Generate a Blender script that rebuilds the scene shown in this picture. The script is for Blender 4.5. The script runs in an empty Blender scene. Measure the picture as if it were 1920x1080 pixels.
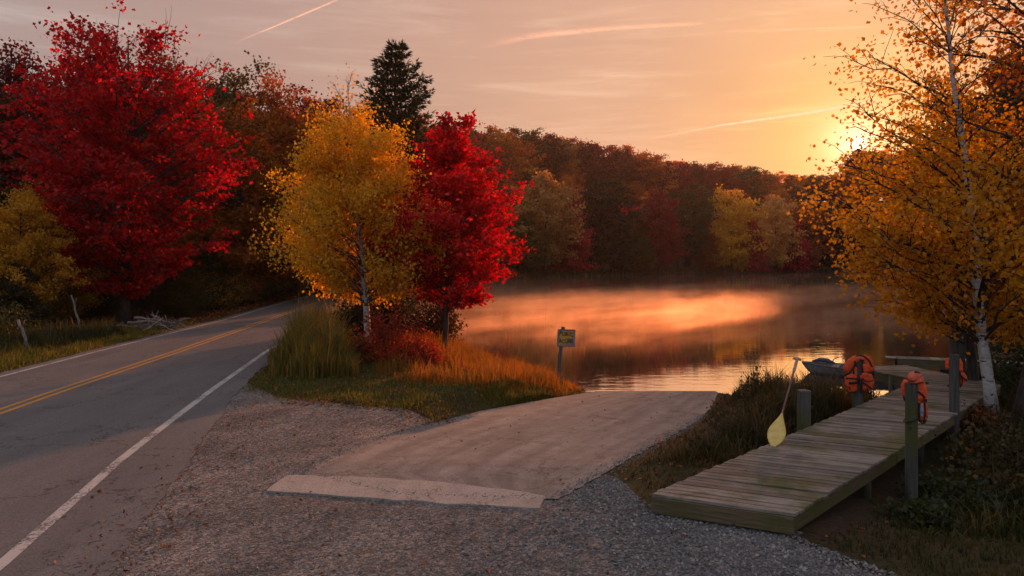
import bpy, math, random
import numpy as np
from mathutils import Vector, Matrix
PI = math.pi
R = math.radians
random.seed(7)
S = bpy.context.scene
COL = S.collection

# ------------------------------------------------------------------ camera
CAMH, F, HZ = 3.2, 1400.0, 482.0          # eye height, focal length in px of a 1920 wide frame, horizon row
cd = bpy.data.cameras.new('camera')
cam = bpy.data.objects.new('camera', cd); COL.objects.link(cam)
cd.lens = F / 1920 * 36; cd.sensor_width = 36; cd.clip_start = .1; cd.clip_end = 40000
cd.shift_y = (HZ - 540) / 1920
cam.location = (0, 0, CAMH); cam.rotation_euler = (R(90), 0, 0)
S.camera = cam

# ------------------------------------------------------------------ light
SUN_AZ = math.atan2(650, 1400)            # to the right of +Y
SUN_EL = math.atan(211 / 1400 * math.cos(SUN_AZ))
SUND = Vector((math.sin(SUN_AZ) * math.cos(SUN_EL), math.cos(SUN_AZ) * math.cos(SUN_EL), math.sin(SUN_EL)))
S.view_settings.view_transform = 'Standard'
S.view_settings.look = 'None'
S.view_settings.exposure = 0.14
S.view_settings.gamma = 1
S.view_settings.use_curve_mapping = False

class NT:
    def __init__(self, tree): self.t = tree; self.n = tree.nodes; self.l = tree.links
    def new(self, typ, **kw):
        n = self.n.new(typ)
        for k, v in kw.items():
            if k == 'inp':
                for a, b in v.items(): self.set(n, a, b)
            else: setattr(n, k, v)
        return n
    def set(self, n, a, b):
        s = n.inputs[a]
        if hasattr(b, 'is_output') or isinstance(b, bpy.types.NodeSocket): self.l.new(b, s)
        elif isinstance(b, bpy.types.Node): self.l.new(b.outputs[0], s)
        else:
            if isinstance(b, (tuple, list)) and len(b) == 3 and len(s.default_value) == 4: b = (*b, 1)
            s.default_value = b
    def math(self, op, a, b=None, c=None, clamp=False):
        n = self.n.new('ShaderNodeMath'); n.operation = op; n.use_clamp = clamp
        self.set(n, 0, a)
        if b is not None: self.set(n, 1, b)
        if c is not None: self.set(n, 2, c)
        return n.outputs[0]
    def vmath(self, op, a, b=None, out=0):
        n = self.n.new('ShaderNodeVectorMath'); n.operation = op
        self.set(n, 0, a)
        if b is not None: self.set(n, 1, b)
        return n.outputs[out]
    def ramp(self, fac, stops, interp='LINEAR'):
        n = self.n.new('ShaderNodeValToRGB'); n.color_ramp.interpolation = interp
        e = n.color_ramp.elements
        while len(e) > 1: e.remove(e[-1])
        e[0].position = stops[0][0]; e[0].color = (*stops[0][1], 1)
        for p, c in stops[1:]:
            x = e.new(p); x.color = (*c, 1)
        self.set(n, 0, fac); return n.outputs[0]
    def mix(self, fac, a, b, blend='MIX'):
        n = self.n.new('ShaderNodeMix'); n.data_type = 'RGBA'; n.blend_type = blend
        self.set(n, 0, fac)
        for i, v in ((6, a), (7, b)):
            if isinstance(v, (tuple, list)): n.inputs[i].default_value = (*v[:3], 1)
            else: self.l.new(v, n.inputs[i])
        return n.outputs[2]
    def noise(self, vec, scale, detail=4, rough=.55, out=0, dist=0):
        n = self.n.new('ShaderNodeTexNoise')
        if vec is not None: self.l.new(vec, n.inputs['Vector'])
        n.inputs['Scale'].default_value = scale; n.inputs['Detail'].default_value = detail
        n.inputs['Roughness'].default_value = rough; n.inputs['Distortion'].default_value = dist
        return n.outputs[out]
    def mapping(self, vec, scale=(1, 1, 1), rot=(0, 0, 0), loc=(0, 0, 0)):
        n = self.n.new('ShaderNodeMapping'); self.l.new(vec, n.inputs[0])
        n.inputs['Scale'].default_value = scale; n.inputs['Rotation'].default_value = rot; n.inputs['Location'].default_value = loc
        return n.outputs[0]
    def smooth(self, v, a, b, lo=0., hi=1.):
        n = self.n.new('ShaderNodeMapRange'); n.interpolation_type = 'SMOOTHSTEP'
        self.set(n, 0, v); n.inputs[1].default_value = a; n.inputs[2].default_value = b
        n.inputs[3].default_value = lo; n.inputs[4].default_value = hi
        return n.outputs[0]

def make_world():
    w = bpy.data.worlds.new('World'); S.world = w; w.use_nodes = True
    w.node_tree.nodes.clear(); t = NT(w.node_tree)
    tc = t.new('ShaderNodeTexCoord').outputs['Generated']
    d = t.vmath('NORMALIZE', tc)
    dot = t.vmath('DOT_PRODUCT', d, tuple(SUND), out=1)
    ang = t.math('DIVIDE', t.math('ARCCOSINE', t.math('MINIMUM', t.math('MAXIMUM', dot, -1), .999999)), PI)
    dg = 1 / 180
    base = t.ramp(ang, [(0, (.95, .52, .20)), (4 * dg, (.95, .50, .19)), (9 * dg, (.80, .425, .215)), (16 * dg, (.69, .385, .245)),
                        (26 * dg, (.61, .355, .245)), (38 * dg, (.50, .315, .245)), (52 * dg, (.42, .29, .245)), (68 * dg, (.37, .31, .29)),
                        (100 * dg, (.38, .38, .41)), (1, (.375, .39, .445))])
    sep = t.new('ShaderNodeSeparateXYZ'); t.l.new(d, sep.inputs[0])
    z = sep.outputs[2]
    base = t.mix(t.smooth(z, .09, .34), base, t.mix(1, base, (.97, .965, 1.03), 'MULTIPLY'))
    # thin cirrus streaks
    m = t.mapping(d, (1.6, 1.6, 16), (0, R(4), R(-24)))
    c1 = t.noise(m, 2.6, 5, .6, dist=.4)
    m2 = t.mapping(d, (2.2, 2.2, 34), (R(3), R(7), R(-24)), (3, 1, 0))
    c2 = t.noise(m2, 3.0, 6, .62, dist=.3)
    cir = t.math('ADD', t.smooth(c1, .47, .76, 0, .75), t.smooth(c2, .54, .78, 0, .5))
    cir = t.math('MULTIPLY', cir, t.smooth(z, .03, .16))
    soft = t.noise(t.mapping(d, (2, 2, 9), (0, R(3), R(-20)), (7, 2, 0)), 1.6, 3)
    base = t.mix(1, base, t.ramp(soft, [(.3, (.94, .93, .95)), (.7, (1.05, 1.07, 1.06))]), 'MULTIPLY')
    base = t.mix(cir, base, t.mix(1, base, (1.24, 1.36, 1.36), 'MULTIPLY'))
    # glow round the sun and the sun itself
    deg = t.math('MULTIPLY', ang, 180)
    g1 = t.math('POWER', 2.718, t.math('MULTIPLY', deg, -1 / 1.1))
    g2 = t.math('POWER', 2.718, t.math('MULTIPLY', deg, -1 / 4.5))
    core = t.smooth(deg, .30, .44, 1, 0)
    def sc(fac, col):
        n = t.n.new('ShaderNodeVectorMath'); n.operation = 'SCALE'; n.inputs[0].default_value = col
        t.l.new(fac, n.inputs['Scale']); return n.outputs[0]
    add = t.vmath('ADD', sc(g1, (2.8, 1.6, .95)), sc(g2, (.14, .065, .003)))
    add = t.vmath('ADD', add, sc(core, (14, 9, 5)))
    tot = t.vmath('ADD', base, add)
    # a physical sky underneath, for the light from outside the frame
    sky = t.new('ShaderNodeTexSky'); sky.sky_type = 'NISHITA'; sky.sun_disc = False
    sky.sun_elevation = SUN_EL; sky.sun_rotation = SUN_AZ
    sky.air_density = 2.2; sky.dust_density = 3.5; sky.ozone_density = 1.5
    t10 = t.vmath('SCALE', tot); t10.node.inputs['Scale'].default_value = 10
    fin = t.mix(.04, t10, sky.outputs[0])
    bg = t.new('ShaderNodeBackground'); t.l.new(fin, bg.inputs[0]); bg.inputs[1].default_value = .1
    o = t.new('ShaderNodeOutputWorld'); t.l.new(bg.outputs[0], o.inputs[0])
    w.cycles.sampling_method = 'MANUAL'; w.cycles.sample_map_resolution = 1024
make_world()
sl = bpy.data.lights.new('sun', 'SUN'); sl.energy = 5.0; sl.angle = R(.6); sl.color = (1.0, .33, .115)
so = bpy.data.objects.new('sun', sl); COL.objects.link(so)
so.rotation_euler = SUND.to_track_quat('Z', 'Y').to_euler(); so.location = SUND * 300

cy = S.cycles
cy.use_denoising = True
try: cy.denoiser = 'OPENIMAGEDENOISE'
except Exception: pass
cy.max_bounces = 6; cy.diffuse_bounces = 2; cy.glossy_bounces = 2; cy.transmission_bounces = 3
cy.transparent_max_bounces = 8; cy.volume_bounces = 0; cy.caustics_reflective = False; cy.caustics_refractive = False
cy.sample_clamp_indirect = 4
cy.volume_step_rate = 1.0; cy.volume_max_steps = 128

# ------------------------------------------------------------------ object helpers
def tag(o, label=None, cat=None, group=None, kind=None):
    for k, v in (('label', label), ('category', cat), ('group', group), ('kind', kind)):
        if v: o[k] = v
    return o
def empty(name, loc=(0, 0, 0), rz=0, label=None, cat=None, group=None):
    o = bpy.data.objects.new(name, None); COL.objects.link(o); o.location = loc; o.rotation_euler = (0, 0, rz)
    o.empty_display_size = .2
    return tag(o, label, cat, group)
def link(name, me, mats=(), parent=None, loc=(0, 0, 0), rot=(0, 0, 0)):
    for m in (mats if isinstance(mats, (list, tuple)) else [mats]): me.materials.append(m)
    o = bpy.data.objects.new(name, me); COL.objects.link(o)
    if parent: o.parent = parent
    o.location = loc; o.rotation_euler = rot
    return o
def arr_mesh(name, V, Fc, smooth=False, tint=None, midx=None):
    """V (n,3); Fc (m,k) uniform faces"""
    V = np.asarray(V, np.float32); Fc = np.asarray(Fc, np.int32)
    me = bpy.data.meshes.new(name); k = Fc.shape[1]; m = Fc.shape[0]
    me.vertices.add(len(V)); me.vertices.foreach_set('co', V.ravel())
    me.loops.add(m * k); me.loops.foreach_set('vertex_index', Fc.ravel())
    me.polygons.add(m); me.polygons.foreach_set('loop_start', np.arange(0, m * k, k, dtype=np.int32))
    if smooth: me.polygons.foreach_set('use_smooth', np.ones(m, bool))
    else: me.polygons.foreach_set('use_smooth', np.zeros(m, bool))
    if midx is not None: me.polygons.foreach_set('material_index', np.asarray(midx, np.int32))
    if tint is not None:
        a = me.attributes.new('tint', 'FLOAT', 'POINT'); a.data.foreach_set('value', np.asarray(tint, np.float32))
    me.update(calc_edges=True); me.validate()
    return me
class MB:
    """collects small solid pieces into one mesh"""
    def __init__(s): s.V = []; s.F = []; s.n = 0
    def add(s, V, Fc):
        s.V.append(np.asarray(V, float)); s.F += [tuple(int(i) + s.n for i in f) for f in Fc]; s.n += len(V); return s
    def box(s, c, size, rot=None):
        x, y, z = [v / 2 for v in size]
        V = np.array([(a, b, d) for a in (-x, x) for b in (-y, y) for d in (-z, z)])
        if rot is not None: V = V @ np.array(rot.to_3x3()).T
        return s.add(V + np.array(c), [(0, 1, 3, 2), (4, 6, 7, 5), (0, 4, 5, 1), (2, 3, 7, 6), (0, 2, 6, 4), (1, 5, 7, 3)])
    def tube(s, pts, rad, n=8, flat=1.0, up=None, cap=True, sq=2.0):
        P = np.asarray(pts, float); m = len(P)
        rad = np.broadcast_to(np.asarray(rad, float), (m,))
        fl = np.broadcast_to(np.asarray(flat, float), (m,))
        T = np.gradient(P, axis=0); T /= np.linalg.norm(T, axis=1)[:, None] + 1e-9
        u0 = np.array(up if up is not None else ((0, 0, 1) if abs(T[0][2]) < .9 else (1, 0, 0)), float)
        a = np.arange(n) / n * 2 * PI
        ca, sa = np.cos(a), np.sin(a)
        ca = np.sign(ca) * np.abs(ca) ** (2 / sq); sa = np.sign(sa) * np.abs(sa) ** (2 / sq)
        V = []
        for i in range(m):
            b = np.cross(T[i], u0)
            if np.linalg.norm(b) < 1e-4: b = np.cross(T[i], (1, 0.1, 0))
            b /= np.linalg.norm(b); c = np.cross(b, T[i]); 
            V.append(P[i] + rad[i] * (np.outer(ca, b) + fl[i] * np.outer(sa, c)))
        V = np.concatenate(V)
        Fc = []
        for i in range(m - 1):
            for j in range(n):
                k = (j + 1) % n
                Fc.append((i * n + j, i * n + k, (i + 1) * n + k, (i + 1) * n + j))
        if cap: Fc.append(tuple(range(n))[::-1]); Fc.append(tuple((m - 1) * n + j for j in range(n)))
        return s.add(V, Fc)
    def mesh(s, name, smooth=False, bevel=0):
        me = bpy.data.meshes.new(name); me.from_pydata(np.concatenate(s.V).tolist(), [], s.F)
        if bevel:
            import bmesh
            bm = bmesh.new(); bm.from_mesh(me)
            bmesh.ops.bevel(bm, geom=[e for e in bm.edges if e.calc_face_angle(0) > .5], offset=bevel, segments=1, affect='EDGES')
            bm.to_mesh(me); bm.free()
        if smooth: me.polygons.foreach_set('use_smooth', np.ones(len(me.polygons), bool))
        me.update(); return me
    def build(s, name, mat, parent=None, smooth=False, bevel=0, loc=(0, 0, 0), rot=(0, 0, 0)):
        return link(name, s.mesh(name, smooth, bevel), [mat], parent, loc, rot)

# ------------------------------------------------------------------ materials
def mat(name):
    m = bpy.data.materials.new(name); m.use_nodes = True; m.node_tree.nodes.clear()
    t = NT(m.node_tree); o = t.new('ShaderNodeOutputMaterial'); t.o = o
    return m, t
def principled(t, color, rough=.8, bump=None, bdist=.01, bstr=1, **kw):
    p = t.new('ShaderNodeBsdfPrincipled')
    t.set(p, 'Base Color', color); t.set(p, 'Roughness', rough)
    for k, v in kw.items(): t.set(p, k.replace('_', ' '), v)
    if bump is not None:
        b = t.new('ShaderNodeBump'); b.inputs['Strength'].default_value = bstr; b.inputs['Distance'].default_value = bdist
        t.l.new(bump, b.inputs['Height']); t.l.new(b.outputs[0], p.inputs['Normal'])
    t.l.new(p.outputs[0], t.o.inputs[0]); return p
def opos(t): return t.new('ShaderNodeTexCoord').outputs['Object']
def leaf_mat(name, stops, trans=.5, rnd=.12, sat=1.0, gloss=.02):
    m, t = mat(name)
    a = t.new('ShaderNodeAttribute', attribute_name='tint').outputs['Fac']
    oi = t.new('ShaderNodeObjectInfo').outputs['Random']
    f = t.math('ADD', a, t.math('MULTIPLY', t.math('SUBTRACT', oi, .5), rnd * 2), clamp=True)
    c = t.ramp(f, stops)
    hs = t.new('ShaderNodeHueSaturation'); t.l.new(c, hs.inputs['Color'])
    t.l.new(t.math('MULTIPLY_ADD', oi, 7 * rnd, 1 - 3.2 * rnd), hs.inputs['Value']); c = hs.outputs[0]
    d = t.new('ShaderNodeBsdfDiffuse'); t.l.new(c, d.inputs[0])
    hs2 = t.new('ShaderNodeHueSaturation'); t.l.new(c, hs2.inputs['Color']); hs2.inputs['Saturation'].default_value = 1.1; hs2.inputs['Value'].default_value = 1.5
    tr = t.new('ShaderNodeBsdfTranslucent'); t.l.new(hs2.outputs[0], tr.inputs[0])
    mx = t.new('ShaderNodeMixShader'); mx.inputs[0].default_value = trans
    t.l.new(d.outputs[0], mx.inputs[1]); t.l.new(tr.outputs[0], mx.inputs[2])
    g = t.new('ShaderNodeBsdfGlossy'); g.inputs['Roughness'].default_value = .45; g.inputs[0].default_value = (1, 1, 1, 1)
    m2 = t.new('ShaderNodeMixShader'); m2.inputs[0].default_value = gloss
    t.l.new(mx.outputs[0], m2.inputs[1]); t.l.new(g.outputs[0], m2.inputs[2])
    t.l.new(m2.outputs[0], t.o.inputs[0]); return m

M = {}
M['red'] = leaf_mat('scarlet leaves', [(0, (.09, .005, .010)), (.35, (.34, .010, .018)), (.75, (.66, .026, .022)), (1, (.78, .12, .04))], .55, .0)
M['yellow'] = leaf_mat('golden birch leaves', [(0, (.28, .16, .013)), (.4, (.60, .33, .022)), (.8, (.80, .45, .035)), (1, (.80, .32, .03))], .5, .0)
M['amber'] = leaf_mat('amber leaves', [(0, (.20, .10, .008)), (.4, (.50, .235, .012)), (.8, (.72, .36, .02)), (1, (.68, .20, .02))], .5, .0)
FOREST = {
 'rust': [(0, (0.100, 0.033, 0.013)), (.5, (0.300, 0.081, 0.020)), (1, (0.500, 0.138, 0.025))],
 'orange': [(0, (0.138, 0.045, 0.010)), (.5, (0.425, 0.138, 0.018)), (1, (0.650, 0.225, 0.025))],
 'crimson': [(0, (0.117, 0.016, 0.021)), (.5, (0.442, 0.036, 0.044)), (1, (0.650, 0.078, 0.065))],
 'maroon': [(0, (0.072, 0.014, 0.017)), (.5, (0.204, 0.031, 0.030)), (1, (0.324, 0.060, 0.038))],
 'olive': [(0, (.025, .024, .008)), (.5, (.085, .068, .014)), (1, (.17, .12, .022))],
 'green': [(0, (.009, .015, .007)), (.5, (.026, .036, .012)), (1, (.055, .062, .017))],
 'tan': [(0, (0.135, 0.074, 0.030)), (.5, (0.365, 0.196, 0.065)), (1, (0.540, 0.297, 0.095))],
 'gold': [(0, (0.112, 0.069, 0.010)), (.5, (0.375, 0.206, 0.020)), (1, (0.575, 0.312, 0.030))],
 'brown': [(0, (.025, .013, .008)), (.5, (.07, .032, .015)), (1, (.12, .05, .02))],
}
for k, v in FOREST.items(): M['f_' + k] = leaf_mat(k + ' forest leaves', v, .42, .12)
M['needle'] = leaf_mat('dark pine needles', [(0, (.010, .018, .010)), (1, (.035, .055, .022))], .15, .0)
M['shade'] = leaf_mat('shaded green grass', [(0, (.016, .022, .008)), (.5, (.048, .055, .014)), (.85, (.11, .08, .022)), (1, (.24, .12, .03))], .35, .0)  # darker copy of the green grass, shade put into its colour
M['grass'] = leaf_mat('green grass', [(0, (.045, .065, .014)), (.5, (.12, .13, .022)), (.85, (.24, .18, .035)), (1, (.38, .20, .04))], .45, .0)
M['drygrass'] = leaf_mat('dry orange grass', [(0, (.07, .05, .014)), (.4, (.19, .10, .022)), (.8, (.36, .16, .03)), (1, (.42, .12, .03))], .5, .0)
M['reed'] = leaf_mat('tall reeds', [(0, (.05, .065, .016)), (.5, (.13, .13, .03)), (.8, (.36, .21, .045)), (1, (.55, .27, .06))], .5, .0)
M['weed'] = leaf_mat('dark weeds', [(0, (.022, .026, .010)), (.5, (.055, .050, .018)), (.8, (.14, .08, .022)), (1, (.26, .10, .02))], .35, .0)
M['bush'] = leaf_mat('red bush leaves', [(0, (.08, .014, .010)), (.5, (.26, .035, .016)), (.85, (.42, .09, .02)), (1, (.46, .18, .03))], .5, .0)
M['litter'] = leaf_mat('fallen leaves', [(0, (.07, .028, .012)), (.6, (.20, .07, .02)), (1, (.42, .12, .02))], .1, .0)

def bark(name, c1, c2, sx=9, sz=2.0, bd=.02):
    m, t = mat(name); p = opos(t)
    n = t.noise(t.mapping(p, (sx, sx, sz)), 1.6, 6, .65)
    principled(t, t.ramp(n, [(.35, c1), (.65, c2)]), .9, n, bd)
    return m
M['bark'] = bark('dark bark', (.018, .014, .012), (.075, .06, .052))
M['greybark'] = bark('grey bark', (.05, .045, .045), (.17, .15, .145))
M['deadwood'] = bark('bleached dead wood', (.10, .09, .09), (.30, .27, .26), 14, 3, .008)
def birch():
    m, t = mat('white birch bark'); p = opos(t)
    n = t.noise(t.mapping(p, (3.2, 3.2, 21)), 1.5, 4, .6)
    n2 = t.noise(t.mapping(p, (2.2, 2.2, 3.4), loc=(4, 1, 0)), 1.7, 4, .6)
    n3 = t.noise(p, 14, 4)
    mask = t.math('MAXIMUM', t.smooth(n, .59, .63), t.smooth(n2, .60, .66))
    base = t.ramp(n3, [(.3, (.42, .40, .40)), (.7, (.66, .63, .62))])
    c = t.mix(mask, base, (.03, .025, .022))
    sp = t.new('ShaderNodeSeparateXYZ'); t.l.new(p, sp.inputs[0])
    foot = t.smooth(t.math('ADD', sp.outputs[2], t.math('MULTIPLY', n3, .6)), .35, .85, .85, 0)
    c = t.mix(foot, c, (.045, .04, .035))
    principled(t, c, .75, t.math('SUBTRACT', n3, mask), .01)
    return m
M['birch'] = birch()

def ground_mat():
    m, t = mat('ground'); p = t.new('ShaderNodeNewGeometry').outputs['Position']
    lot = t.new('ShaderNodeAttribute', attribute_name='lot').outputs['Fac']
    grs = t.new('ShaderNodeAttribute', attribute_name='green').outputs['Fac']
    n1 = t.noise(p, .35, 4); n2 = t.noise(p, 9, 6, .7); n3 = t.noise(p, 60, 4, .7)
    vor = t.new('ShaderNodeTexVoronoi'); vor.feature = 'F1'; t.l.new(p, vor.inputs['Vector']); vor.inputs['Scale'].default_value = 32
    grain = t.new('ShaderNodeSeparateColor'); t.l.new(vor.outputs['Color'], grain.inputs[0])
    gcol = t.ramp(grain.outputs[0], [(0, (.11, .105, .103)), (.6, (.215, .205, .198)), (1, (.36, .345, .335))])
    big = t.ramp(t.noise(t.mapping(t.mapping(p, rot=(0, 0, R(38))), (1.5, .45, 1)), .9, 5, .6), [(.32, (.50, .50, .52)), (.68, (1.16, 1.10, 1.05))])
    gcol = t.mix(1, gcol, big, 'MULTIPLY')
    gcol = t.mix(t.smooth(n2, .58, .72, 0, .6), gcol, (.075, .05, .036))
    soil = t.ramp(n2, [(.3, (.022, .015, .010)), (.7, (.075, .045, .025))])
    grn = t.ramp(n2, [(.3, (.020, .022, .008)), (.7, (.06, .055, .018))])
    veg = t.mix(grs, soil, grn)
    edge = t.math('ADD', lot, t.math('MULTIPLY', t.math('SUBTRACT', n2, .5), .55))
    lf = t.smooth(edge, .40, .60)
    c = t.mix(lf, veg, gcol)
    h = t.math('ADD', t.math('MULTIPLY', vor.outputs['Distance'], -1.0), t.math('MULTIPLY', n3, .4))
    principled(t, c, .95, h, .014, .9, Specular_IOR_Level=.25)
    return m
def asphalt_mat():
    m, t = mat('asphalt'); p = opos(t)
    vor = t.new('ShaderNodeTexVoronoi'); t.l.new(p, vor.inputs['Vector']); vor.inputs['Scale'].default_value = 75
    g = t.new('ShaderNodeSeparateColor'); t.l.new(vor.outputs['Color'], g.inputs[0])
    c = t.ramp(g.outputs[0], [(0, (.09, .093, .098)), (1, (.185, .188, .193))])
    n = t.noise(t.mapping(p, (1.4, .18, 1)), 1.3, 5, .6)
    c = t.mix(1, c, t.ramp(n, [(.3, (.80, .80, .82)), (.7, (1.12, 1.10, 1.08))]), 'MULTIPLY')
    ck = t.new('ShaderNodeTexVoronoi'); ck.feature = 'DISTANCE_TO_EDGE'
    wp = t.vmath('ADD', t.mapping(p, (.30, .16, 1)), t.vmath('SCALE', t.noise(p, 1.2, 5, .6, 1))); 
    t.l.new(wp, ck.inputs['Vector']); ck.inputs['Scale'].default_value = 1.2
    crack = t.smooth(ck.outputs['Distance'], .004, .014, 1, 0)
    crack = t.math('MULTIPLY', crack, t.smooth(t.noise(p, .5, 2), .42, .52))
    c = t.mix(t.math('MULTIPLY', crack, .75), c, (.03, .03, .03))
    nf = t.noise(p, 130, 3)
    principled(t, c, t.math('MULTIPLY_ADD', n, .2, .60), t.math('SUBTRACT', nf, crack), .004, .7, Specular_IOR_Level=.35)
    return m
def paint_mat(name, col, wear=.5):
    m, t = mat(name); p = opos(t)
    n = t.noise(p, 26, 6, .7); n2 = t.noise(p, 1.1, 4)
    f = t.math('ADD', n, t.math('MULTIPLY', t.math('SUBTRACT', n2, .5), .5))
    c = t.mix(t.smooth(f, wear, wear + .12), col, (.11, .108, .11))
    principled(t, c, .7, n, .003)
    return m
def concrete_mat(name, c1, c2, streak, along=False):
    m, t = mat(name); p = opos(t)
    n = t.noise(p, 2.2, 6, .65); n2 = t.noise(p, 45, 5, .7)
    ns = t.noise(t.mapping(p, (3.0, .25, 1), (0, 0, streak)), 1.6, 4, .6)
    if along:
        sp = t.new('ShaderNodeSeparateXYZ'); t.l.new(p, sp.inputs[0]); u = t.new('ShaderNodeAttribute', attribute_name='tint').outputs['Fac']
        cb = t.new('ShaderNodeCombineXYZ'); t.l.new(t.math('MULTIPLY', u, 9), cb.inputs[0]); t.l.new(t.math('MULTIPLY', sp.outputs[1], .16), cb.inputs[1])
        ns = t.noise(cb.outputs[0], 1.6, 5, .6)
    c = t.ramp(n, [(.3, c1), (.7, c2)])
    lo_, hi_ = (.74, 1.2) if along else (.93, 1.06)
    c = t.mix(1, c, t.ramp(ns, [(.36, (lo_, lo_, lo_)), (.64, (hi_, hi_ * .985, hi_ * .97))]), 'MULTIPLY')
    c = t.mix(1, c, t.ramp(n2, [(.3, (.66, .65, .64)), (.7, (1.22, 1.2, 1.18))]), 'MULTIPLY')
    spk = t.new('ShaderNodeTexVoronoi'); t.l.new(p, spk.inputs['Vector']); spk.inputs['Scale'].default_value = 60
    s2 = t.new('ShaderNodeSeparateColor'); t.l.new(spk.outputs['Color'], s2.inputs[0])
    c = t.mix(t.smooth(s2.outputs[1], .86, .95, 0, .5), c, (.07, .065, .06))
    ck = t.new('ShaderNodeTexVoronoi'); ck.feature = 'DISTANCE_TO_EDGE'; ck.inputs['Scale'].default_value = .75
    t.l.new(t.vmath('ADD', p, t.noise(p, 2.5, 5, .7, 1)), ck.inputs['Vector'])
    crack = t.math('MULTIPLY', t.smooth(ck.outputs['Distance'], .002, .012, 1, 0), t.smooth(t.noise(p, .7, 2), .45, .55))
    c = t.mix(t.math('MULTIPLY', crack, .6), c, (.05, .048, .045))
    blot = t.noise(p, .8, 5, .65)
    c = t.mix(t.smooth(blot, .55, .72, 0, .35), c, (.10, .09, .085))
    principled(t, c, .88, t.math('SUBTRACT', n2, crack), .008)
    return m
def wood_mat(name, c1, c2, moss=0., axis=0, scale=1.):
    m, t = mat(name); p = opos(t)
    geo = t.new('ShaderNodeNewGeometry').outputs['Position']
    oi = t.new('ShaderNodeObjectInfo').outputs['Random']
    off = t.new('ShaderNodeCombineXYZ')
    t.l.new(t.math('MULTIPLY', oi, 37), off.inputs[0]); t.l.new(t.math('MULTIPLY', oi, 91), off.inputs[1])
    q = t.vmath('ADD', p, off.outputs[0])
    sc = [28 * scale] * 3; sc[axis] = 1.6 * scale
    n = t.noise(t.mapping(q, tuple(sc)), 1.5, 6, .65, dist=.3)
    c = t.ramp(n, [(.3, c1), (.7, c2)])
    hs = t.new('ShaderNodeHueSaturation'); t.l.new(c, hs.inputs['Color']); t.l.new(t.math('MULTIPLY_ADD', oi, .75, .58), hs.inputs['Value']); c = hs.outputs[0]
    blot = t.noise(geo, 1.3, 5, .6)
    c = t.mix(t.smooth(blot, .5, .75, 0, .5), c, (.05, .04, .035))
    if moss:
        nm = t.noise(geo, 1.1, 6, .62)
        c = t.mix(t.smooth(nm, .5 - moss * .1, .68 - moss * .1, 0, .8), c, (.075, .085, .014))
    kn = t.noise(t.mapping(q, (3, 3, 3)), 2, 2)
    c = t.mix(t.smooth(kn, .70, .74, 0, .7), c, (.03, .02, .015))
    principled(t, c, .8, n, .005, .9, Specular_IOR_Level=.35)
    return m
M['ground'] = ground_mat(); M['asphalt'] = asphalt_mat()
M['white_paint'] = paint_mat('worn white road paint', (.50, .49, .48), .50)
M['yellow_paint'] = paint_mat('worn yellow road paint', (.55, .27, .03), .54)
M['concrete'] = concrete_mat('ramp concrete', (.185, .176, .172), (.30, .285, .275), R(32), True)
M['pad'] = concrete_mat('pale concrete pad', (.36, .33, .31), (.47, .43, .405), R(80))
M['plank'] = wood_mat('weathered deck plank', (.09, .08, .07), (.36, .325, .29), .35)
M['fascia'] = wood_mat('mossy edge board', (.07, .052, .028), (.20, .155, .085), .55)
M['post'] = wood_mat('weathered post wood', (.035, .035, .033), (.13, .125, .115), .1, 2, .7)
M['boat'] = wood_mat('grey boat hull', (.16, .155, .15), (.36, .35, .34), 0, 0, .6)
def plain(name, col, rough=.6, nscale=30, bd=.003, var=.25, **kw):
    m, t = mat(name); p = opos(t); n = t.noise(p, nscale, 5, .6)
    c = t.mix(1, (*col,), t.ramp(n, [(.3, (1 - var,) * 3), (.7, (1 + var,) * 3)]), 'MULTIPLY')
    principled(t, c, rough, n, bd, .8, **kw); return m
M['orange'] = plain('orange nylon', (.82, .095, .018), .62, 22, .012, .3)
M['faded'] = plain('faded orange nylon', (.72, .15, .085), .7, 22, .012, .25)
M['black'] = plain('black webbing', (.012, .012, .014), .7, 60, .002)
M['greyfoam'] = plain('grey lining', (.30, .31, .36), .7, 20, .004, .15)
M['blade'] = plain('yellow plastic blade', (.74, .55, .16), .42, 9, .003, .2)
M['shaft'] = plain('reddish shaft', (.22, .085, .075), .5, 25, .002)
M['grip'] = plain('tan grip', (.50, .30, .22), .5, 18, .002)
M['darkmetal'] = plain('dark metal', (.03, .032, .036), .45, 25, .002, Metallic=.6)
M['signgrey'] = plain('grey sign board', (.26, .23, .22), .7, 14, .002, .3)
M['signyellow'] = plain('yellow sign paint', (.62, .34, .05), .7, 30, .002, .5)
M['bluecloth'] = plain('blue tarp', (.06, .08, .14), .6, 12, .01, .4)
M['rope'] = plain('rope', (.10, .09, .08), .9, 80, .002)
M['pebble'] = leaf_mat('pebbles', [(0, (.06, .06, .062)), (.6, (.175, .175, .178)), (1, (.38, .375, .37))], .0, .0, gloss=.03)

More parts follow.
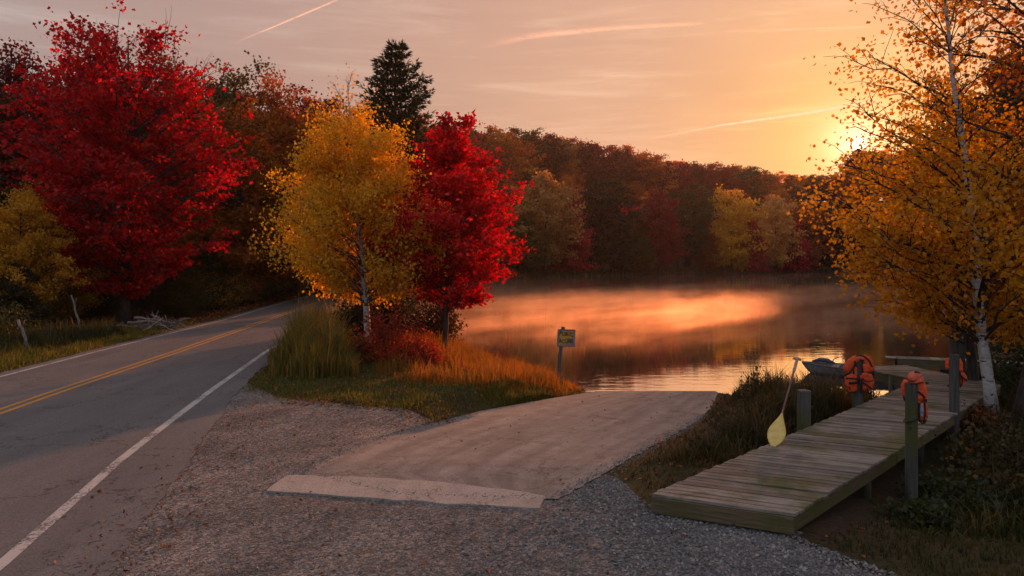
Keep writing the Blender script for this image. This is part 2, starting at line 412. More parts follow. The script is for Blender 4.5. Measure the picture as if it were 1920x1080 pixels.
# ------------------------------------------------------------------ terrain
WL = -.7
LAKE = np.array([(2.3, 21.9), (1.9, 22.9), (0.1, 27.5), (-2.2, 33), (-5.6, 45), (-8, 62), (-10, 85), (-9, 110), (-5.5, 133), (2, 140), (29, 168), (61, 193),
                 (92, 212), (98, 190), (78, 148), (52, 90), (31, 52), (21.5, 35), (15.5, 25.5), (13.2, 21), (9.6, 19.2), (7.6, 19.6), (6.05, 21.4)])
def sdist(P):
    """signed distance to the lake outline: negative on the water"""
    P = np.asarray(P, float); d = np.full(len(P), 1e9); ins = np.zeros(len(P), bool)
    n = len(LAKE)
    for i in range(n):
        a, b = LAKE[i], LAKE[(i + 1) % n]; e = b - a; w = P - a
        tt = np.clip((w @ e) / (e @ e), 0, 1); d = np.minimum(d, np.hypot(*(w - tt[:, None] * e).T))
        c = (a[1] <= P[:, 1]) != (b[1] <= P[:, 1])
        xx = a[0] + (P[:, 1] - a[1]) * (b[0] - a[0]) / ((b[1] - a[1]) if b[1] != a[1] else 1e-9)
        ins ^= c & (P[:, 0] < xx)
    return np.where(ins, -d, d)
def ss(x, a, b):
    t_ = np.clip((x - a) / (b - a), 0, 1); return t_ * t_ * (3 - 2 * t_)
def vnoise(P, s, seed=0):
    """cheap value noise on an array of 2-D points"""
    q = np.asarray(P, float)[:, :2] * s + seed * 17.3; i = np.floor(q).astype(int); f = q - i; f = f * f * (3 - 2 * f)
    def h(ix, iy):
        v = np.sin(ix * 127.1 + iy * 311.7 + seed * 7.7) * 43758.5453; return v - np.floor(v)
    a = h(i[:, 0], i[:, 1]); b = h(i[:, 0] + 1, i[:, 1]); c = h(i[:, 0], i[:, 1] + 1); d = h(i[:, 0] + 1, i[:, 1] + 1)
    return (a * (1 - f[:, 0]) + b * f[:, 0]) * (1 - f[:, 1]) + (c * (1 - f[:, 0]) + d * f[:, 0]) * f[:, 1]
# road lines measured as x at each y
RY = [-30, 0, 7.75, 11.7, 13.1, 17.9, 25.2, 38, 57, 72, 88]
RR = [-.9, -4.0, -5.3, -6.15, -6.4, -7.2, -8.3, -9.6, -11.4, -11.4, -9.0]
RL = [-8.3, -11.4, -12.2, -12.75, -13.0, -13.5, -14.0, -14.6, -16.4, -16.6, -14.5]
RC = [-4.6, -8.1, -9.4, -10.1, -10.35, -10.8, -11.3, -12.4, -14.1, -14.3, -12.0]
def rr(y): return np.interp(y, RY, RR)
def rl(y): return np.interp(y, RY, RL)
def rc(y): return np.interp(y, RY, RC)
def redge(y): return rr(y) + np.interp(y, [0, 11.5, 17.4, 24, 40], [1.3, 1.1, .7, .4, .35])
RAMP = [(-3.1, 11.0), (-1.5, 10.0), (.58, 9.8), (1.53, 11.26), (2.34, 12.8), (3.85, 15.7), (4.8, 18.0), (5.85, 21.2), (6.3, 24), (2.6, 24), (2.4, 21.6), (1.05, 20.0), (-.74, 17.5), (-2.45, 13.9), (-2.9, 12.2)]
def ramp_z(y): return np.interp(y, [-99, 11.5, 22, 26], [0, 0, -.73, -1.0])
def inpoly(P, poly):
    P = np.asarray(P, float); ins = np.zeros(len(P), bool); n = len(poly)
    for i in range(n):
        a, b = poly[i], poly[(i + 1) % n]
        c = (a[1] <= P[:, 1]) != (b[1] <= P[:, 1])
        xx = a[0] + (P[:, 1] - a[1]) * (b[0] - a[0]) / ((b[1] - a[1]) if b[1] != a[1] else 1e-9)
        ins ^= c & (P[:, 0] < xx)
    return ins
def pdist(P, poly):
    P = np.asarray(P, float); d = np.full(len(P), 1e9); n = len(poly)
    for i in range(n):
        a, b = np.array(poly[i], float), np.array(poly[(i + 1) % n], float); e = b - a; w = P - a
        tt = np.clip((w @ e) / (e @ e), 0, 1); d = np.minimum(d, np.hypot(*(w - tt[:, None] * e).T))
    return np.where(inpoly(P, poly), -d, d)
def height(P, raw=False):
    P = np.asarray(P, float)[:, :2]; x, y = P.T; sd = sdist(P)
    sdw = sd + (vnoise(P, .5, 3) - .5) * 1.2 * ss(sd, .3, 2)
    w = np.where(y < 60, 5.2, 9.0)
    z = np.where(sd > 0, WL - .03 + (.73) * ss(sdw, -.4, w), WL - .1 - .35 * ss(-sd, 0, 4))
    z = np.where(sd > 0, np.maximum(z, WL - .02), z)
    far = ss(y, 95, 165)
    z = z + far * 32 * ss(sd, 6, 125) * (1 - .15 * ss(x, 10, 60))
    z = z + (1 - far) * 11 * ss(sd, 6, 70) * ss(x, 16, 60)
    ld = rl(y) - .5 - x
    z = z + 9 * ss(ld, 4, 80) * (1 - far)
    z = z - .10 * ss(ld, .4, 2.2) * (y < 100)
    # dip on the right of the dock
    z = z - .62 * np.exp(-((x - 7.6) ** 2 + (y - 11.6) ** 2) / 9.5)
    bump = (vnoise(P, 1.3, 1) - .5) * .10 + (vnoise(P, 3.7, 2) - .5) * .04
    onroad = ss(x, rl(y) - 1.4, rl(y) - .5) * (1 - ss(x, redge(y) - .1, redge(y) + 1.2)) * (y < 95)
    near = np.exp(-((x - 1.5) ** 2 + (y - 7.5) ** 2) / 22)
    z = z + bump * (1 - onroad) * (1 - .75 * near) * np.where(sd > 0, 1, .2) * (1 - .8 * lotmask(P))
    z = np.where(onroad > 0, z * (1 - onroad), z)
    rd = pdist(P, RAMP); k = 1 - ss(rd, 0, .9)
    z = z * (1 - k) + (ramp_z(y) - .04 * (1 - ss(rd, -.5, -.1)) - .002) * k
    return z
GIS = [(-7.2, 23.5), (-7.05, 19.5), (-5.3, 17.2), (-3.3, 16.2), (-1.0, 15.9), (-.2, 16.6), (2.0, 21.3), (2.5, 22.5), (-1, 36), (-9, 60), (-10.5, 40), (-8.2, 25)]   # the grassy point left of the ramp
GDL = [(1.7, 10.6), (1.45, 11.0), (2.3, 12.7), (3.8, 15.6), (4.75, 18), (5.85, 21.2), (6.3, 21.5), (9, 19.2), (13.5, 21), (11, 18), (6.9, 14.8), (1.8, 9.3)]            # between ramp and dock
GDR = [(3.3, 8.5), (3.6, 7.8), (4.6, 6.5), (5.5, 5.0), (5.2, 3), (40, 3), (40, 30), (13.5, 21), (11.5, 17.5), (9, 14.6), (6, 11.2)]         # right of the dock
GDK = [(2.1, 9.6), (3.45, 8.9), (11.5, 17.2), (9.9, 18.0)]            # under the dock
def lotmask(P):
    P = np.asarray(P, float)[:, :2]; x, y = P.T
    d = np.minimum(np.minimum(np.minimum(pdist(P, GIS), pdist(P, GDL)), pdist(P, GDR)), pdist(P, GDK))
    m = ss(d, -.15, .35)
    m = m * ss(x - (rr(y) - 1), -.5, .5)
    m = m * (1 - ss(x, 7, 9)) * (y < 24)
    return m
def grid_axis(c, lo, hi, n, k):
    u = np.linspace(math.asinh((lo - c) / k), math.asinh((hi - c) / k), n); return c + k * np.sinh(u)
def make_ground():
    xs = grid_axis(1, -700, 700, 420, 9); ys = grid_axis(14, -80, 800, 430, 9)
    X, Y = np.meshgrid(xs, ys); P = np.stack([X.ravel(), Y.ravel()], 1)
    Z = height(P); V = np.column_stack([P, Z])
    nx = len(xs); i = np.arange(len(ys) - 1)[:, None] * nx + np.arange(nx - 1)[None]
    i = i.ravel(); Fc = np.stack([i, i + 1, i + nx + 1, i + nx], 1)
    me = arr_mesh('ground', V, Fc, True)
    a = me.attributes.new('lot', 'FLOAT', 'POINT'); a.data.foreach_set('value', lotmask(P).astype(np.float32))
    x, y = P.T
    g = ss(vnoise(P, .6, 5), .2, .6) * (sdist(P) < 14) * (y < 40)
    g = np.maximum(g, (np.abs(rl(y) - 1.5 - x) < 1.6) * (y < 60))
    a = me.attributes.new('green', 'FLOAT', 'POINT'); a.data.foreach_set('value', g.astype(np.float32))
    o = link('ground', me, [M['ground']]); tag(o, kind='structure')
make_ground()
def h1(x, y): return float(height([(x, y)])[0])
def G(px, py):
    """where the sight line through a pixel of the 1920 wide photograph meets the terrain"""
    d = np.linspace(5, 320, 6000); X = (px - 960) / F * d; Z = CAMH - (py - HZ) / F * d
    hgt = height(np.stack([X, d], 1)); k = np.argmax(Z <= hgt)
    return Vector((X[k], d[k], hgt[k]))
def at(px, py, d): return Vector(((px - 960) / F * d, d, CAMH - (py - HZ) / F * d))
def atz(px, py, z): return at(px, py, F * (CAMH - z) / (py - HZ))

# ---- lake
def make_water():
    m, t = mat('pond water'); p = opos(t)
    a = t.noise(t.mapping(p, (.9, 2.6, 1), (0, 0, R(-12))), 1.1, 3, .5)
    b = t.noise(t.mapping(p, (3, 9, 1), (0, 0, R(-10))), 1.0, 3, .5)
    fl = t.noise(t.mapping(p, (.05, .14, 1)), 1.2, 2)
    h = t.math('ADD', t.math('MULTIPLY', a, .5), t.math('MULTIPLY', b, .13))
    h = t.math('MULTIPLY', h, t.smooth(fl, .35, .65, .25, 1))
    b_ = t.new('ShaderNodeBump'); b_.inputs['Strength'].default_value = 1; b_.inputs['Distance'].default_value = .010; t.l.new(h, b_.inputs['Height'])
    df = t.new('ShaderNodeBsdfDiffuse'); df.inputs[0].default_value = (.010, .007, .005, 1)
    gl = t.new('ShaderNodeBsdfGlossy'); gl.inputs[0].default_value = (1, .92, .86, 1); gl.inputs['Roughness'].default_value = .03; t.l.new(b_.outputs[0], gl.inputs['Normal'])
    fr = t.new('ShaderNodeFresnel'); fr.inputs['IOR'].default_value = 1.33; t.l.new(b_.outputs[0], fr.inputs['Normal'])
    mx = t.new('ShaderNodeMixShader'); t.l.new(t.math('POWER', fr.outputs[0], .16), mx.inputs[0]); t.l.new(df.outputs[0], mx.inputs[1]); t.l.new(gl.outputs[0], mx.inputs[2])
    t.l.new(mx.outputs[0], t.o.inputs[0])
    V = np.column_stack([LAKE + (LAKE - LAKE.mean(0)) * .02, np.full(len(LAKE), WL)])
    # push the sheet under the bank
    me = bpy.data.meshes.new('lake'); 
    c = LAKE.mean(0); d = LAKE - c; V = np.column_stack([c + d * (1 + 1.4 / np.hypot(*d.T))[:, None], np.full(len(LAKE), WL)])
    V[-1] = (6.6, 20.9, WL)
    me.from_pydata(V.tolist(), [], [tuple(range(len(V)))]); me.update()
    import bmesh
    bm = bmesh.new(); bm.from_mesh(me); bmesh.ops.triangulate(bm, faces=bm.faces[:])
    bm.faces.ensure_lookup_table(); bm.normal_update()
    if bm.faces[0].normal.z < 0: bmesh.ops.reverse_faces(bm, faces=bm.faces[:])
    bm.to_mesh(me); bm.free()
    tag(link('lake_water', me, [m]), kind='structure')
make_water()

# ---- road
def strip(name, fa, fb, ys, z, m, kind='structure', parent=None):
    ys = np.asarray(ys, float); V = []
    for y in ys:
        xa, xb = float(fa(y)), float(fb(y)); V += [(xa, y, z), (xb, y, z)]
    Fc = [(2 * i, 2 * i + 1, 2 * i + 3, 2 * i + 2) for i in range(len(ys) - 1)]
    o = link(name, arr_mesh(name, V, Fc), [m], parent)
    if kind and not parent: tag(o, kind=kind)
    return o
rng0 = np.random.default_rng(5)
RYS = np.concatenate([np.arange(-30, 0, 2), np.arange(0, 40, .25), np.arange(40, 90, 1.5)])
def wob(f, amp, seed):
    r = np.random.default_rng(seed); xs = np.arange(-40, 100, .35); v = r.normal(0, amp, len(xs)); return lambda y: f(y) + np.interp(y, xs, v)
road = strip('road', wob(lambda y: rl(y) - .38, .03, 1), wob(redge, .045, 2), RYS, .012, M['asphalt'])
for nm, f, hw, mm in (('edge_line', rr, .075, 'white_paint'), ('edge_line', rl, .06, 'white_paint')):
    strip(nm, (lambda f, hw: lambda y: f(y) - hw)(f, hw), (lambda f, hw: lambda y: f(y) + hw)(f, hw), RYS, .016, M[mm], parent=road)
for s_ in (-1, 1):
    strip('centre_line', lambda y: rc(y) + s_ * .13 - .055, lambda y: rc(y) + s_ * .13 + .055, RYS, .016, M['yellow_paint'], parent=road)

# ---- boat ramp
def sheet_poly(name, poly, zf, m, thick=.08, sub=.35):
    import bmesh
    P = []
    n = len(poly)
    for i in range(n):
        a, b = np.array(poly[i], float), np.array(poly[(i + 1) % n], float); L = np.linalg.norm(b - a); k = max(1, int(L / sub))
        for j in range(k): P.append(a + (b - a) * j / k + rng0.normal(0, .018, 2))
    bm = bmesh.new(); top = [bm.verts.new((p[0], p[1], float(zf(p[1])))) for p in P]
    f = bm.faces.new(top)
    if f.normal.z < 0: f.normal_flip()
    f.normal_update()
    if f.normal.z < 0: f.normal_flip()
    bot = [bm.verts.new((p[0], p[1], float(zf(p[1])) - thick)) for p in P]
    for i in range(len(P)):
        j = (i + 1) % len(P); bm.faces.new((top[i], top[j], bot[j], bot[i]))
    bmesh.ops.triangulate(bm, faces=[f])
    bmesh.ops.recalc_face_normals(bm, faces=bm.faces[:])
    me = bpy.data.meshes.new(name); bm.to_mesh(me); bm.free()
    return link(name, me, [m])
def make_ramp():
    # gridded so that it follows the slope
    ys = np.arange(9.85, 24.2, .1)
    L = np.interp(ys, [9.8, 10.4, 11.0, 12.2, 13.9, 17.5, 20, 21.6, 24.2], [-.6, -2.2, -3.1, -2.9, -2.45, -.74, 1.05, 2.4, 2.6]); Rr = np.interp(ys, [9.8, 11.26, 12.8, 15.7, 18, 21.2, 24.2], [.58, 1.53, 2.34, 3.85, 4.8, 5.85, 6.35])
    L = L + rng0.normal(0, .012, len(ys)); Rr = Rr + rng0.normal(0, .014, len(ys))
    n = 14; V = []; 
    for k, y in enumerate(ys):
        for j in range(n + 1): V.append((L[k] + (Rr[k] - L[k]) * j / n, y, float(ramp_z(y)) + .012))
    Fc = [(k * (n + 1) + j, k * (n + 1) + j + 1, (k + 1) * (n + 1) + j + 1, (k + 1) * (n + 1) + j) for k in range(len(ys) - 1) for j in range(n)]
    o = link('boat_ramp', arr_mesh('boat_ramp', V, Fc, True, [(j / n) for k in range(len(ys)) for j in range(n + 1)]), [M['concrete']]); tag(o, kind='structure')
    pad = [tuple(atz(*q, 0)[:2]) for q in ((500, 922), (540, 893), (700, 897), (860, 909), (1027, 932), (1012, 955), (860, 947), (680, 935))]
    o = sheet_poly('concrete_pad', pad, lambda y: .020, M['pad'], .05, .15); tag(o, kind='structure')
make_ramp()

# ------------------------------------------------------------------ leaves, grass
def quads(C, U, W, Nn, fold=.15):
    """rhombic folded leaves: C base points, U length vectors, W half width vectors, Nn normals"""
    n = len(C); V = np.empty((n, 4, 3), np.float32)
    fl = np.linalg.norm(U, axis=1)[:, None] * fold * Nn
    V[:, 0] = C; V[:, 1] = C + U * .45 + W + fl; V[:, 2] = C + U; V[:, 3] = C + U * .45 - W + fl
    return V.reshape(-1, 3), np.arange(n * 4).reshape(n, 4)
def rand_unit(rng, n):
    v = rng.normal(size=(n, 3)); return v / np.linalg.norm(v, axis=1)[:, None]
def leaves(rng, C, size, upbias=.6, hang=0., wid=.42, var=.45):
    n = len(C)
    Nn = rand_unit(rng, n); Nn[:, 2] = Nn[:, 2] * (1 - upbias * .5) + upbias * rng.choice([1, 1, 1, -.2], n); Nn /= np.linalg.norm(Nn, axis=1)[:, None]
    D = rand_unit(rng, n); D[:, 2] -= hang
    U = D - (D * Nn).sum(1)[:, None] * Nn; U /= np.linalg.norm(U, axis=1)[:, None] + 1e-6
    W = np.cross(Nn, U); s = size * rng.uniform(1 - var, 1 + var, n)[:, None]
    return quads(C, U * s, W * s * wid, Nn)
def blades(rng, P, hgt, wid, lean=.35, curl=.5, dirb=None):
    """grass blades: P (n,3) roots, hgt (n,), wid (n,)"""
    n = len(P); a = rng.uniform(0, 2 * PI, n); l = lean * rng.random(n) * hgt
    D = np.stack([np.cos(a), np.sin(a), np.zeros(n)], 1)
    if dirb is not None: D = D + np.array(dirb)
    side = np.stack([-np.sin(a + rng.normal(0, .8, n)), np.cos(a), np.zeros(n)], 1); side /= np.linalg.norm(side, axis=1)[:, None]
    V = np.empty((n, 6, 3), np.float32); up = np.array([0, 0, 1.])
    mid = P + D * (l * (1 - curl) * .5)[:, None] + up * (hgt * .55)[:, None]
    tip = P + D * l[:, None] * 1.2 + up * (hgt * rng.uniform(.8, 1, n))[:, None]
    w = wid[:, None] * side
    V[:, 0] = P - w; V[:, 1] = P + w; V[:, 2] = mid - w * .8; V[:, 3] = mid + w * .8; V[:, 4] = tip - w * .08; V[:, 5] = tip + w * .08
    k = np.arange(n)[:, None] * 6
    Fc = np.concatenate([k + np.array([[0, 1, 3, 2]]), k + np.array([[2, 3, 5, 4]])], 0)
    return V.reshape(-1, 3), Fc
def on_ground(P2, dz=0.): return np.column_stack([P2, height(P2) + dz])
def scatter(rng, poly, n, keep=None):
    poly = np.asarray(poly, float); lo, hi = poly.min(0), poly.max(0); out = []
    c = 0
    while c < n:
        P = rng.uniform(lo, hi, (n * 2, 2)); k = inpoly(P, poly)
        if keep is not None: k &= rng.random(len(P)) < keep(P)
        P = P[k]; out.append(P); c += len(P)
        if len(out) > 60: break
    return np.concatenate(out)[:n]

# ------------------------------------------------------------------ trees
def limb_path(a, b, sag, n=5, rng=None, j=.0):
    s = np.linspace(0, 1, n)[:, None]; P = a * (1 - s) + b * s
    P[:, 2] += (sag * 4 * s * (1 - s))[:, 0]
    if j and rng is not None: P[1:-1] += rng.normal(0, j, (n - 2, 3))
    return P
def tubes(paths, n=4):
    """paths: list of (P (m,3), r0, r1), all of the same m -> V, F"""
    out = []; 
    bym = {}
    for P, r0, r1 in paths: bym.setdefault(len(P), []).append((P, r0, r1))
    Vs = []; Fs = []; off = 0
    for m, L in bym.items():
        P = np.stack([q[0] for q in L]); r0 = np.array([q[1] for q in L]); r1 = np.array([q[2] for q in L]); K = len(L)
        T = np.gradient(P, axis=1); T /= np.linalg.norm(T, axis=2)[..., None] + 1e-9
        ref = np.where(np.abs(T[..., 2:3]) < .8, np.array([0, 0, 1.]), np.array([1., 0, 0]))
        B = np.cross(T, ref); B /= np.linalg.norm(B, axis=2)[..., None] + 1e-9; Cc = np.cross(B, T)
        r = r0[:, None] + (r1 - r0)[:, None] * np.linspace(0, 1, m)[None] ** .8
        a = np.arange(n) / n * 2 * PI
        V = P[:, :, None] + r[:, :, None, None] * (np.cos(a)[:, None] * B[:, :, None] + np.sin(a)[:, None] * Cc[:, :, None])
        V = V.reshape(-1, 3)
        k = np.arange(K)[:, None, None] * m * n; i = np.arange(m - 1)[None, :, None] * n; j = np.arange(n)[None, None]; j2 = (j + 1) % n
        q = np.stack(np.broadcast_arrays(k + i + j, k + i + j2, k + i + n + j2, k + i + n + j), -1).reshape(-1, 4) + off
        Vs.append(V); Fs.append(q); off += len(V)
    return np.concatenate(Vs), np.concatenate(Fs)

def gen_tree(seed, H, crown, n_limb, n_sec, n_leaf, leaf, spread=(.3, .3, .12), trunk_r=.2, lean=(0, 0), wob_=.12, rise=.45,
             upbias=.6, hang=0., inner=.35, trunk_pts=14, gap=0., split=1, tipfrac=.97, taper=1., clumpy=1., bare=None, sec_len=.34, side=None, spike=0):
    """crown: list of (height fraction, radius).  Returns dict of arrays."""
    rng = np.random.default_rng(seed)
    hs = np.array([c[0] for c in crown]) * H; rs = np.array([c[1] for c in crown])
    tz = np.linspace(0, 1, trunk_pts)
    w = np.cumsum(rng.normal(0, wob_ * H / 60, (trunk_pts, 2)), 0); w -= w[0]
    TP = np.column_stack([w[:, 0] + lean[0] * tz, w[:, 1] + lean[1] * tz, tz * H * tipfrac])
    def tr(z):
        return np.array([np.interp(z, TP[:, 2], TP[:, 0]), np.interp(z, TP[:, 2], TP[:, 1]), z])
    zz = TP[:, 2]; rad = trunk_r * (1 - .93 * (zz / zz[-1]) ** taper); rad[0] *= 1.35
    mb = MB(); mb.tube(TP, rad, 9)
    trunkV, trunkF = mb.V[0], mb.F
    paths = []; cen = []; cw = []
    Wt = rs + .05 * rs.max(); zs = np.linspace(hs[0], hs[-1], 200); pdf = np.interp(zs, hs, rs) ** 1.3 + 1e-4; cdf = np.cumsum(pdf); cdf /= cdf[-1]
    for i in range(n_limb):
        zt = np.interp((i + rng.random()) / n_limb, cdf, zs)
        a = i * 2.399963 + rng.normal(0, .35)
        Rr = np.interp(zt, hs, rs) * rng.uniform(.72, 1.08)
        if side is not None: Rr *= 1 + side[1] * math.cos(a - side[0])
        k = rng.random()
        if k < inner: Rr *= rng.uniform(.3, .75)
        c0 = tr(min(zt, TP[-1, 2]))
        tgt = np.array([c0[0] + Rr * math.cos(a), c0[1] + Rr * math.sin(a), zt])
        top = ss(zt, hs[-1] * .75, hs[-1])
        z0 = max(zt - Rr * (rise + 1.1 * top) - .02 * H, hs[0] * .75 if rise > 0 else zt * .96)
        if rise <= 0: z0 = zt + Rr * (-rise)
        z0 = min(z0, TP[-1, 2] * .98)
        st = tr(z0)
        P = limb_path(st, tgt, .06 * Rr * (1 if rise > 0 else -1), 6, rng, .02 * Rr + .01)
        r0 = max(.012, trunk_r * .34 * (Rr / rs.max() + .15) * (1 - .6 * z0 / H))
        paths.append((P, r0, .006 + r0 * .12))
        L = np.linalg.norm(tgt - st)
        for j in range(n_sec):
            s = rng.uniform(.28, 1.0) if j else 1.0
            b = np.array([np.interp(s, np.linspace(0, 1, 6), P[:, q]) for q in range(3)])
            d = (tgt - st) / (L + 1e-6) + rng.normal(0, .75, 3) * np.array([1, 1, .42]); d[2] += .12 + spike * top * .8 if spike else .12 if hang < .4 else -.1; d /= np.linalg.norm(d)
            l2 = max(.25, L * sec_len * rng.uniform(.5, 1.1))
            e = b + d * l2
            paths.append((limb_path(b, e, (.05 if hang < .4 else .1) * l2, 4, rng, .02 * l2), max(.006, r0 * .34), .004))
            # keep inside the envelope
            for q in (.45, .8, 1.05):
                c = b + d * l2 * q
                if gap and vnoise([(c[0] * 1 + 9, c[2] + c[1])], .9, seed % 7)[0] < gap: continue
                cen.append(c); cw.append(rng.uniform(.35, 1.3) * clumpy + .2)
    cen = np.array(cen); cw = np.array(cw)
    if bare is not None: cw = cw * bare(cen)
    idx = rng.choice(len(cen), n_leaf, p=cw / cw.sum())
    off = rng.normal(0, 1, (n_leaf, 3)) * np.array(spread)
    C = cen[idx] + off
    LV, LF = leaves(rng, C, leaf, upbias, hang)
    ctint = np.clip(rng.normal(.5, .17, len(cen)), 0, 1)[idx]
    tint = np.clip(ctint * .55 + .45 * rng.random(n_leaf) + rng.normal(0, .03, n_leaf), 0, 1)
    BV, BF = tubes(paths, 4)
    return dict(trunk=(trunkV, trunkF), branches=(BV, BF), crown=(LV, LF, np.repeat(tint, 4)))
def tree_meshes(d, name):
    tm = bpy.data.meshes.new('trunk'); tm.from_pydata(d['trunk'][0].tolist(), [], d['trunk'][1]); tm.polygons.foreach_set('use_smooth', np.ones(len(tm.polygons), bool))
    bm_ = arr_mesh('branches', *d['branches'], True)
    lm = arr_mesh('crown', d['crown'][0], d['crown'][1], False, d['crown'][2])
    return tm, bm_, lm
def place_tree(name, d, loc, label, cat='tree', bark_m='bark', leaf_m='red', group=None, rz=0, branch_m=None):
    tm, bm_, lm = tree_meshes(d, name)
    root = empty(name, loc, rz, label, cat, group)
    link('trunk', tm, [M[bark_m]], root); link('branches', bm_, [M[branch_m or bark_m]], root)
    tag(link('crown', lm, [M[leaf_m]], root))
    return root

# hero trees
p = Vector((-19.8, 38, 0)); p.z = h1(p.x, p.y) - .1
d = gen_tree(11, 15.0, [(.10, 2.0), (.20, 3.6), (.42, 5.0), (.62, 5.3), (.78, 4.7), (.90, 3.7), (.97, 2.2), (1.0, .9)], 120, 13, 42000, .185, (.28, .28, .075), .30,
             lean=(.3, 0), rise=.42, upbias=.8, gap=.36, split=1, spike=1)
place_tree('maple_tree', d, p, 'huge scarlet maple with a broad layered crown on the far side of the road', leaf_m='red')
p = Vector((-5.0, 26, 0)); p.z = h1(p.x, p.y) - .1
d = gen_tree(12, 9.9, [(.22, 1.5), (.30, 2.4), (.42, 2.6), (.58, 2.2), (.72, 1.6), (.83, 1.0), (.93, .55), (1.0, .15)], 95, 12, 52000, .095, (.2, .2, .24), .13,
             lean=(-.75, 0), rise=.5, upbias=.1, hang=1.0, gap=.1, bare=lambda c: np.interp(c[:, 2], [0, 7.6, 8.6, 10], [1, 1, .10, .05]) * np.where((c[:, 1] < -.1) & (np.abs(c[:, 0] + .1) < .55) & (c[:, 2] < 4.2), .02, 1))
place_tree('birch_tree', d, p, 'golden-leaved birch with white trunk beside the tall reeds at the road bend', bark_m='birch', leaf_m='yellow', branch_m='greybark')
p = Vector((-2.4, 26.5, 0)); p.z = h1(p.x, p.y) - .1
d = gen_tree(13, 8.75, [(.23, 1.0), (.31, 2.0), (.45, 2.4), (.60, 1.95), (.75, 1.5), (.90, .9), (1.0, .25)], 85, 12, 24000, .14, (.18, .18, .065), .11,
             lean=(.1, 0), rise=.55, upbias=.8, gap=.33, side=(0, .02), bare=lambda c: np.where((c[:, 1] < .1) & (np.abs(c[:, 0]) < .35) & (c[:, 2] < 3.7), .03, 1))
place_tree('maple_tree', d, p, 'smaller slender scarlet maple on the grassy point next to the water', leaf_m='red')
# birch by the dock
p = Vector((10.0, 15.5, 0)); p.z = h1(p.x, p.y) - .1
d = gen_tree(14, 11.0, [(.20, 1.0), (.28, 2.2), (.38, 2.55), (.50, 2.3), (.66, 1.85), (.82, 1.5), (1.0, .7)], 90, 12, 21000, .088, (.17, .17, .2), .125,
             lean=(-1.25, 0), rise=.5, upbias=.1, hang=.9, gap=.14, bare=lambda c: np.interp(c[:, 2], [0, 4.6, 6.2, 11], [1.3, 1.0, .30, .2]) * np.where((c[:, 1] < -.05) & (np.abs(c[:, 0] + .11 * c[:, 2]) < .45), .12, 1), side=(PI, .12))
place_tree('birch_tree', d, p, 'white-barked birch with sparse amber leaves rising beside the dock', bark_m='birch', leaf_m='amber', branch_m='bark')
p = Vector((11.1, 17.9, 0)); p.z = h1(p.x, p.y) - .1
d = gen_tree(15, 7.6, [(.27, 1.0), (.36, 2.1), (.55, 2.5), (.75, 1.9), (1.0, .6)], 50, 10, 8500, .105, (.24, .24, .13), .14,
             lean=(-.5, 0), rise=.35, upbias=.5, hang=.3, gap=.2, side=(PI, .1))
place_tree('beech_tree', d, p, 'dark-trunked tree with orange leaves just behind the white birch', bark_m='bark', leaf_m='amber')
p = Vector((10.12, 14.7, 0)); p.z = h1(p.x, p.y) - .2
d = gen_tree(16, 12.0, [(.42, 1.2), (.55, 2.6), (.8, 3.0), (1.0, 1.2)], 34, 8, 3800, .11, (.28, .28, .16), .27,
             lean=(1.9, .4), rise=.45, upbias=.3, hang=.4, gap=.25)
place_tree('oak_tree', d, p, 'thick dark leaning trunk at the right edge with few dry leaves', bark_m='bark', leaf_m='f_orange')

# conifer
def conifer(seed, H, base_r, n_w=24):
    rng = np.random.default_rng(seed); mb = MB()
    mb.tube([(0, 0, 0), (0, 0, H * .5), (.05, 0, H)], [H * .016, H * .010, .02], 8)
    paths = []; C = []; Dr = []
    for i in range(n_w):
        f = (i + .5) / n_w; z = H * (.10 + .88 * f); Rr = base_r * (1 - f) ** .75 * rng.uniform(.75, 1.1) + .15
        for j in range(7):
            a = j * 2 * PI / 7 + i * .8 + rng.normal(0, .2); r = Rr * rng.uniform(.6, 1.15)
            st = np.array([0, 0, z]); en = np.array([r * math.cos(a), r * math.sin(a), z + r * (.12 + .35 * f) + rng.normal(0, .1)])
            P = limb_path(st, en, -.10 * r, 5); paths.append((P, .03 * (1 - f) + .012, .006))
            m = int(15 * r) + 5; s = rng.uniform(.12, 1.03, m)
            c = st + (en - st) * s[:, None]; c[:, 2] += -.10 * r * 4 * s * (1 - s)
            w = .20 * (1.15 - s) * r ** .6 + .06
            off = rng.normal(0, 1, (m, 3)) * np.stack([w, w, np.full(m, .07)], 1)
            C.append(c + off); dd = off + (en - st) / np.linalg.norm(en - st) * .5; dd[:, 2] = np.abs(dd[:, 2]) * .4 + .12; Dr.append(dd)
    C = np.concatenate(C); Dr = np.concatenate(Dr); Dr /= np.linalg.norm(Dr, axis=1)[:, None]
    # three narrow sprays at each point
    Cs = np.repeat(C, 4, 0); D = np.repeat(Dr, 4, 0) + rng.normal(0, .45, (len(C) * 4, 3)); D /= np.linalg.norm(D, axis=1)[:, None]
    W = np.cross(D, rand_unit(rng, len(D))); W /= np.linalg.norm(W, axis=1)[:, None]; s = rng.uniform(.28, .55, len(D))[:, None]
    V, Fc = quads(Cs, D * s, W * s * .11, np.cross(D, W), .05)
    BV, BF = tubes(paths, 4)
    return dict(trunk=(mb.V[0], mb.F), branches=(BV, BF), crown=(V, Fc, np.repeat(rng.random(len(D)), 4)))
p = Vector((-9.4, 60, 0)); p.z = h1(p.x, p.y)
CON = conifer(21, 20.6 - p.z, 8.2, 28)
place_tree('pine_tree', CON, p, 'tall dark pine rising between the golden birch and the red maple', leaf_m='needle')

